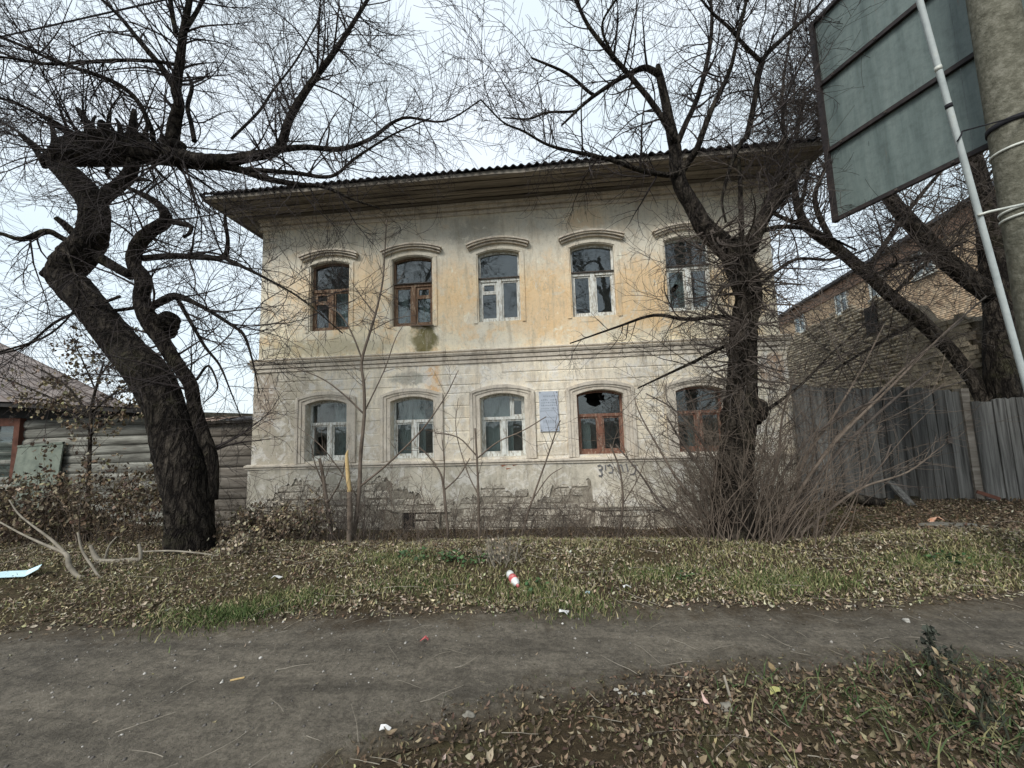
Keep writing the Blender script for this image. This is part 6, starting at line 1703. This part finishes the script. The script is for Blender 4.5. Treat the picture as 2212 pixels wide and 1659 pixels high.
# ---------------------------------------------------------------- dead branches on the ground, left
def ground_branch(name, label, pxs, y, mat, seed, cat='branch', lift=0.0):
    t = None
    for i, px in enumerate(pxs):
        rows = []
        for (u, v, w) in px:
            p = on_y(u, v, y); rows.append((*p, px_size(p, w) / 2))
        c = catmull(rows, 5); P, Q = c[:, :3], np.maximum(c[:, 3], 0.003)
        P[:, 2] = np.maximum(P[:, 2], ground_z(P[:, 0], P[:, 1]) + Q * 0.4)
        if t is None: t = empty(name, P[-1], label, cat)
        wood('bough', P, Q, mat, t, 9, 0.06, seed + i)
    return t
yl = on_z(170, 1250, 0.03)[1]
ground_branch('dead_branch', 'pale forked dead branch propped on the leaves left of the gnarled tree', [[(0, 1128, 5), (50, 1155, 6), (100, 1178, 8), (142, 1196, 12), (150, 1222, 14), (165, 1242, 14), (182, 1254, 12)], [(142, 1196, 10), (110, 1165, 8), (70, 1135, 6), (40, 1110, 5), (20, 1080, 4)]], yl, mat_dead_wood, 801)
ground_branch('dead_branch', 'thin pale dead limb leaning beside the forked dead branch', [[(168, 1150, 5), (178, 1190, 7), (200, 1225, 7), (222, 1258, 7)]], yl + 0.02, mat_dead_wood, 805)
ground_branch('dead_branch', 'thick crooked dead bough with upright stub lying before the gnarled tree', [[(195, 1178, 8), (208, 1205, 15), (225, 1217, 16), (262, 1217, 14), (300, 1222, 15)], [(303, 1225, 9), (304, 1195, 10), (300, 1175, 7)], [(225, 1212, 6), (236, 1180, 6), (252, 1160, 4)]], yl + 0.45, mat_dead_wood, 807)
ground_branch('dead_branch', 'long bare stick lying across the foot of the gnarled tree', [[(300, 1192, 4), (370, 1190, 5), (440, 1196, 4), (480, 1203, 3)]], -3.9, mat_dead_wood, 811)
ground_branch('fallen_log', 'rotten brown log on the ground before the plank gate', [[(1785, 1068, 26), (1840, 1076, 28), (1905, 1086, 26)]], -0.85, mat_bark_brown, 813, 'log')
def leaning_plank(name, label, a, b, w, t, mat, cat='plank'):
    a, b = np.asarray(a), np.asarray(b)
    d = b - a; d /= np.linalg.norm(d); s = np.cross(d, (0, 1, 0)); s /= np.linalg.norm(s); n = np.cross(d, s)
    V = [p + s * i * w / 2 + n * j * t / 2 for p in (a, b) for i, j in ((-1, -1), (1, -1), (1, 1), (-1, 1))]
    o = G().add(V, [(0, 1, 2, 3), (7, 6, 5, 4), (0, 4, 5, 1), (1, 5, 6, 2), (2, 6, 7, 3), (3, 7, 4, 0)]).build(name, mat)
    return tag(o, label, cat)
a = on_y(1922, 1040, -0.5); b = on_y(1972, 1095, -0.95); b[2] = float(ground_z(b[0], b[1])) + 0.01
leaning_plank('loose_plank', 'short grey plank propped against the foot of the gate', a, b, 0.13, 0.035, mat_fence)
a = on_y(2110, 1062, -0.6); b = on_y(2160, 1078, -0.7)
leaning_plank('loose_plank', 'reddish lath lying at the foot of the lower fence run', a, b, 0.06, 0.03, mat_red_board)

# ---------------------------------------------------------------- small things
def put_down(p): return np.array([p[0], p[1], float(ground_z(p[0], p[1]))])
def lathe(name, prof, mat, parent, frame, sides=18):
    """profile (run, radius) about an axis given by (origin, axis, side, up)"""
    o, ax, sd, up_ = frame
    V, F = [], []
    for (h, rr) in prof:
        for k in range(sides):
            a = 2 * math.pi * k / sides
            V.append(o + ax * h + sd * rr * math.cos(a) + up_ * rr * math.sin(a))
    n = len(prof)
    F = [(i * sides + k, i * sides + (k + 1) % sides, (i + 1) * sides + (k + 1) % sides, (i + 1) * sides + k) for i in range(n - 1) for k in range(sides)]
    F += [tuple(range(sides))[::-1], tuple(range((n - 1) * sides, n * sides))]
    return G().add(V, F).build(name, mat, parent, True)
mat_pet = M_noise('scuffed_clear_plastic', [(0.3, (0.50, 0.52, 0.51)), (0.7, (0.70, 0.72, 0.70))], 18, rough=0.25, spec=0.5)
mat_label = M_noise('red_bottle_label', [(0.3, (0.38, 0.07, 0.075)), (0.55, (0.50, 0.12, 0.12)), (0.7, (0.62, 0.38, 0.36))], 26, rough=0.4)
pa_ = put_down(on_z(1100, 1237, 0.06)); pb_ = put_down(on_z(1120, 1266, 0.04))
ax = pb_ - pa_; ax[2] = -0.02; ax /= np.linalg.norm(ax)
o = pa_ + np.array([0, 0, 0.05])
sd = np.cross(ax, (0, 0, 1)); sd /= np.linalg.norm(sd); up_ = np.cross(sd, ax)
bt = empty('plastic_bottle', pa_, 'crumpled clear plastic bottle with red label lying in the grass', 'bottle')
fr = (o, ax, sd, up_)
lathe('body', [(0, .018), (.004, .034), (.03, .041), (.06, .039), (.10, .041), (.205, .040), (.235, .036), (.26, .022), (.272, .013), (.285, .013)], mat_pet, bt, fr)
lathe('label', [(.105, .0422), (.13, .0428), (.16, .0418), (.19, .0424)], mat_label, bt, fr)
lathe('cap', [(.278, .0155), (.298, .0155), (.299, .010)], mat_label, bt, fr)
def sheet_thing(name, label, pts, mat, cat, thick=0.004):
    V = [np.asarray(p, float) for p in pts]
    n = len(V) // 2
    g = G()
    g.add(V + [v - (0, 0, thick) for v in V], [(i, i + 1, n + i + 1, n + i) for i in range(n - 1)] + [(2*n + i + 1, 2*n + i, 3*n + i, 3*n + i + 1) for i in range(n - 1)] +
          [(i + 1, i, 2*n + i, 2*n + i + 1) for i in range(n - 1)] + [(n + i, n + i + 1, 3*n + i + 1, 3*n + i) for i in range(n - 1)] + [(0, n, 3*n, 2*n), (n - 1, 3*n - 1, 4*n - 1, 2*n - 1)])
    return tag(g.build(name, mat), label, cat)
mat_blue = M_noise('pale_blue_card', [(0.3, (0.42, 0.60, 0.66)), (0.7, (0.55, 0.72, 0.77))], 8, bstr=0.1)
mat_white_paper = M_noise('dirty_white_paper', [(0.3, (0.48, 0.48, 0.47)), (0.7, (0.70, 0.70, 0.69))], 20, bstr=0.3)
q = [on_z(-30, 1262, .02), on_z(8, 1258, .02), on_z(52, 1254, .03), on_z(82, 1238, .10)]
w_ = [on_z(-26, 1250, .03), on_z(12, 1246, .03), on_z(58, 1244, .03), on_z(90, 1230, .12)]
for l_ in (q, w_):
    for p in l_: p[2] = float(ground_z(p[0], p[1])) + 0.035
q[3][2] += 0.07; w_[3][2] += 0.09
sheet_thing('cardboard_sheet', 'folded pale blue cardboard lying in the dead leaves', q + w_, mat_blue, 'cardboard', 0.006)
def stone_thing(name, label, u, v, size, mat, seed, squash=(1.2, 1.0, 0.7), cat='stone', group=None, z=0.02):
    p = put_down(on_z(u, v, z)); p[2] += size * squash[2] * 0.35
    o = blob(name, p, size / 2, mat, None, seed, squash)
    return tag(o, label, cat, group)
mat_pale_stone = M_noise('pale_stone', [(0.3, (0.26, 0.25, 0.225)), (0.7, (0.44, 0.43, 0.39))], 20, bstr=0.4)
mat_orange = M_noise('orange_scrap', [(0.3, (0.60, 0.25, 0.12)), (0.7, (0.80, 0.55, 0.42))], 20)
mat_yellow_leaf = M_noise('yellow_leaf', [(0.3, (0.33, 0.33, 0.11)), (0.7, (0.46, 0.43, 0.20))], 20)
stone_thing('field_stone', 'rounded grey stone at the foot of the gnarled tree', 397, 1187, 0.17, mat_stone_grey, 71, z=0.05)
stone_thing('field_stone', 'pale round stone on the right half of the dirt path', 1957, 1334, 0.042, mat_pale_stone, 72, (1.0, 1.0, 0.85))
stone_thing('field_stone', 'dark flat stone at the near edge of the path', 1012, 1534, 0.055, mat_stone_grey, 73, (1.3, 1, .5))
stone_thing('field_stone', 'grey stone half hidden in the leaves of the near verge', 1572, 1545, 0.055, mat_stone_grey, 74, (1.2, 1, .8))
for k, (u, v) in enumerate(((1350, 1480), (1362, 1488), (1340, 1492), (1374, 1496), (1355, 1500), (1392, 1494), (1330, 1483), (1380, 1484))):
    stone_thing('chip_stone', 'small pale chip of stone scattered at the edge of the near verge', u, v, random.uniform(0.014, 0.028), mat_pale_stone, 80 + k, group='pale stone chips at the path edge')
def scrap(name, label, u, v, s, mat, cat, seed, z=0.03):
    rr = np.random.default_rng(seed); p = put_down(on_z(u, v, z)) + (0, 0, 0.03)
    a = [p + np.array([-s, -s * .5, 0]) + rr.normal(0, s * .18, 3), p + np.array([0, -s * .45, s * .5]) + rr.normal(0, s * .18, 3), p + np.array([s, -s * .5, 0]) + rr.normal(0, s * .18, 3)]
    b = [p + np.array([-s, s * .5, s * .2]) + rr.normal(0, s * .18, 3), p + np.array([0, s * .6, s * .45]) + rr.normal(0, s * .18, 3), p + np.array([s, s * .5, s * .1]) + rr.normal(0, s * .18, 3)]
    return sheet_thing(name, label, a + b, mat, cat, 0.003)
scrap('paper_scrap', 'crumpled white and blue wrapper in the leaves right of the gnarled tree', 597, 1253, 0.05, mat_white_paper, 'litter', 1)
scrap('paper_scrap', 'white paper scrap in the grass right of the plastic bottle', 1355, 1267, 0.035, mat_white_paper, 'litter', 2)
scrap('paper_scrap', 'tiny blue wrapper in the grass right of the plastic bottle', 1268, 1274, 0.03, mat_blue, 'litter', 3)
scrap('paper_scrap', 'torn white paper at the far edge of the path', 1217, 1318, 0.035, mat_white_paper, 'litter', 4)
scrap('paper_scrap', 'faded red scrap trodden into the dirt path', 919, 1387, 0.03, mat_label, 'litter', 5, 0)
scrap('paper_scrap', 'bright orange scrap before the plank gate', 2022, 1119, 0.09, mat_orange, 'litter', 6)
scrap('paper_scrap', 'crumpled white paper at the lower edge of the path', 832, 1580, 0.028, mat_white_paper, 'litter', 7, 0)
scrap('yellow_leaf', 'single yellow leaf standing in the near verge', 1676, 1507, 0.028, mat_yellow_leaf, 'leaf', 8)
p = put_down(on_z(2048, 1139, 0.0))
tag(blob('stone_slab', p + (0, 0, 0.02), 0.19, mat_stone_grey, None, 91, (1.7, 0.8, 0.15)), 'flat grey slab in the grass before the plank gate', 'slab')
a = put_down(on_z(1584, 1536, 0)) + (0, 0, .012); b = a + np.array([-0.012, 0.06, 0.10])
leaning_plank('peeled_stick', 'short pale peeled stick upright in the near verge', a - (0, 0, .03), b, 0.011, 0.011, mat_dead_wood, 'stick')
a = put_down(on_z(497, 1470, 0)) + (0, 0, .012); b = put_down(on_z(528, 1464, 0)) + (0, 0, .014)
leaning_plank('peeled_stick', 'thin yellow straw lying on the dirt path', a, b, 0.008, 0.006, mat_fresh_wood, 'stick')
# dark dead thistle on the near verge
wb = put_down(on_z(2030, 1470, 0))
wt = empty('dead_thistle', wb, 'dark withered thistle standing on the near verge below the pole', 'plant')
mat_thistle = M_noise('withered_stem', [(0.3, (0.022, 0.028, 0.020)), (0.7, (0.06, 0.065, 0.045))], 12)
for px in ([(2032, 1475, 6), (2030, 1440, 6), (2022, 1400, 5), (2008, 1375, 4), (2002, 1352, 3)], [(2032, 1470, 5), (2042, 1430, 5), (2045, 1405, 4)], [(2036, 1470, 4), (2065, 1430, 4), (2085, 1395, 3)], [(2030, 1455, 4), (2012, 1420, 3), (2002, 1410, 3)]):
    P, Q = limb(px, wb[1], wb[1] + random.uniform(-.05, .05)); wood('stalk', P, Q, mat_thistle, wt, 7, 0.1, 9)
pts = [on_y(u, v, wb[1]) for u, v in ((2003, 1360), (2008, 1372), (2000, 1385), (2012, 1392), (2044, 1402), (2047, 1418), (2022, 1405), (2003, 1408), (2010, 1365), (2050, 1430), (2018, 1430))]
Pl = np.repeat(np.array(pts), 9, 0) + r.normal(0, 0.014, (len(pts) * 9, 3)); m_ = len(Pl)
V, F, C_ = leaves_geo(Pl, r.uniform(0.02, 0.05, m_), r.uniform(0, 6.28, m_), r.normal(0, 1, m_), r.normal(0, 1, m_), np.tile((0.04, 0.045, 0.035), (m_, 1)) * r.uniform(.6, 1.6, (m_, 1)), r.uniform(-1, 1, m_), 0.34)
tag(np_mesh('leaves', V, F, mat_leaf, wt, False, C_), kind='stuff')
leafy('withered_plant', 'dark dead leafy stems in the lower right corner of the near verge', [(*(on_z(2150, 1600, 0)[:2]), .12, .1), (*(on_z(2060, 1530, 0)[:2]), .10, .06)], 623, 34, (0.08, 0.26), 1.0, 260, (0.03, 0.06), mat_thistle, [3, 2, .5, .2, .1, .1, 4, 1, 2], 0.02, 'plant')
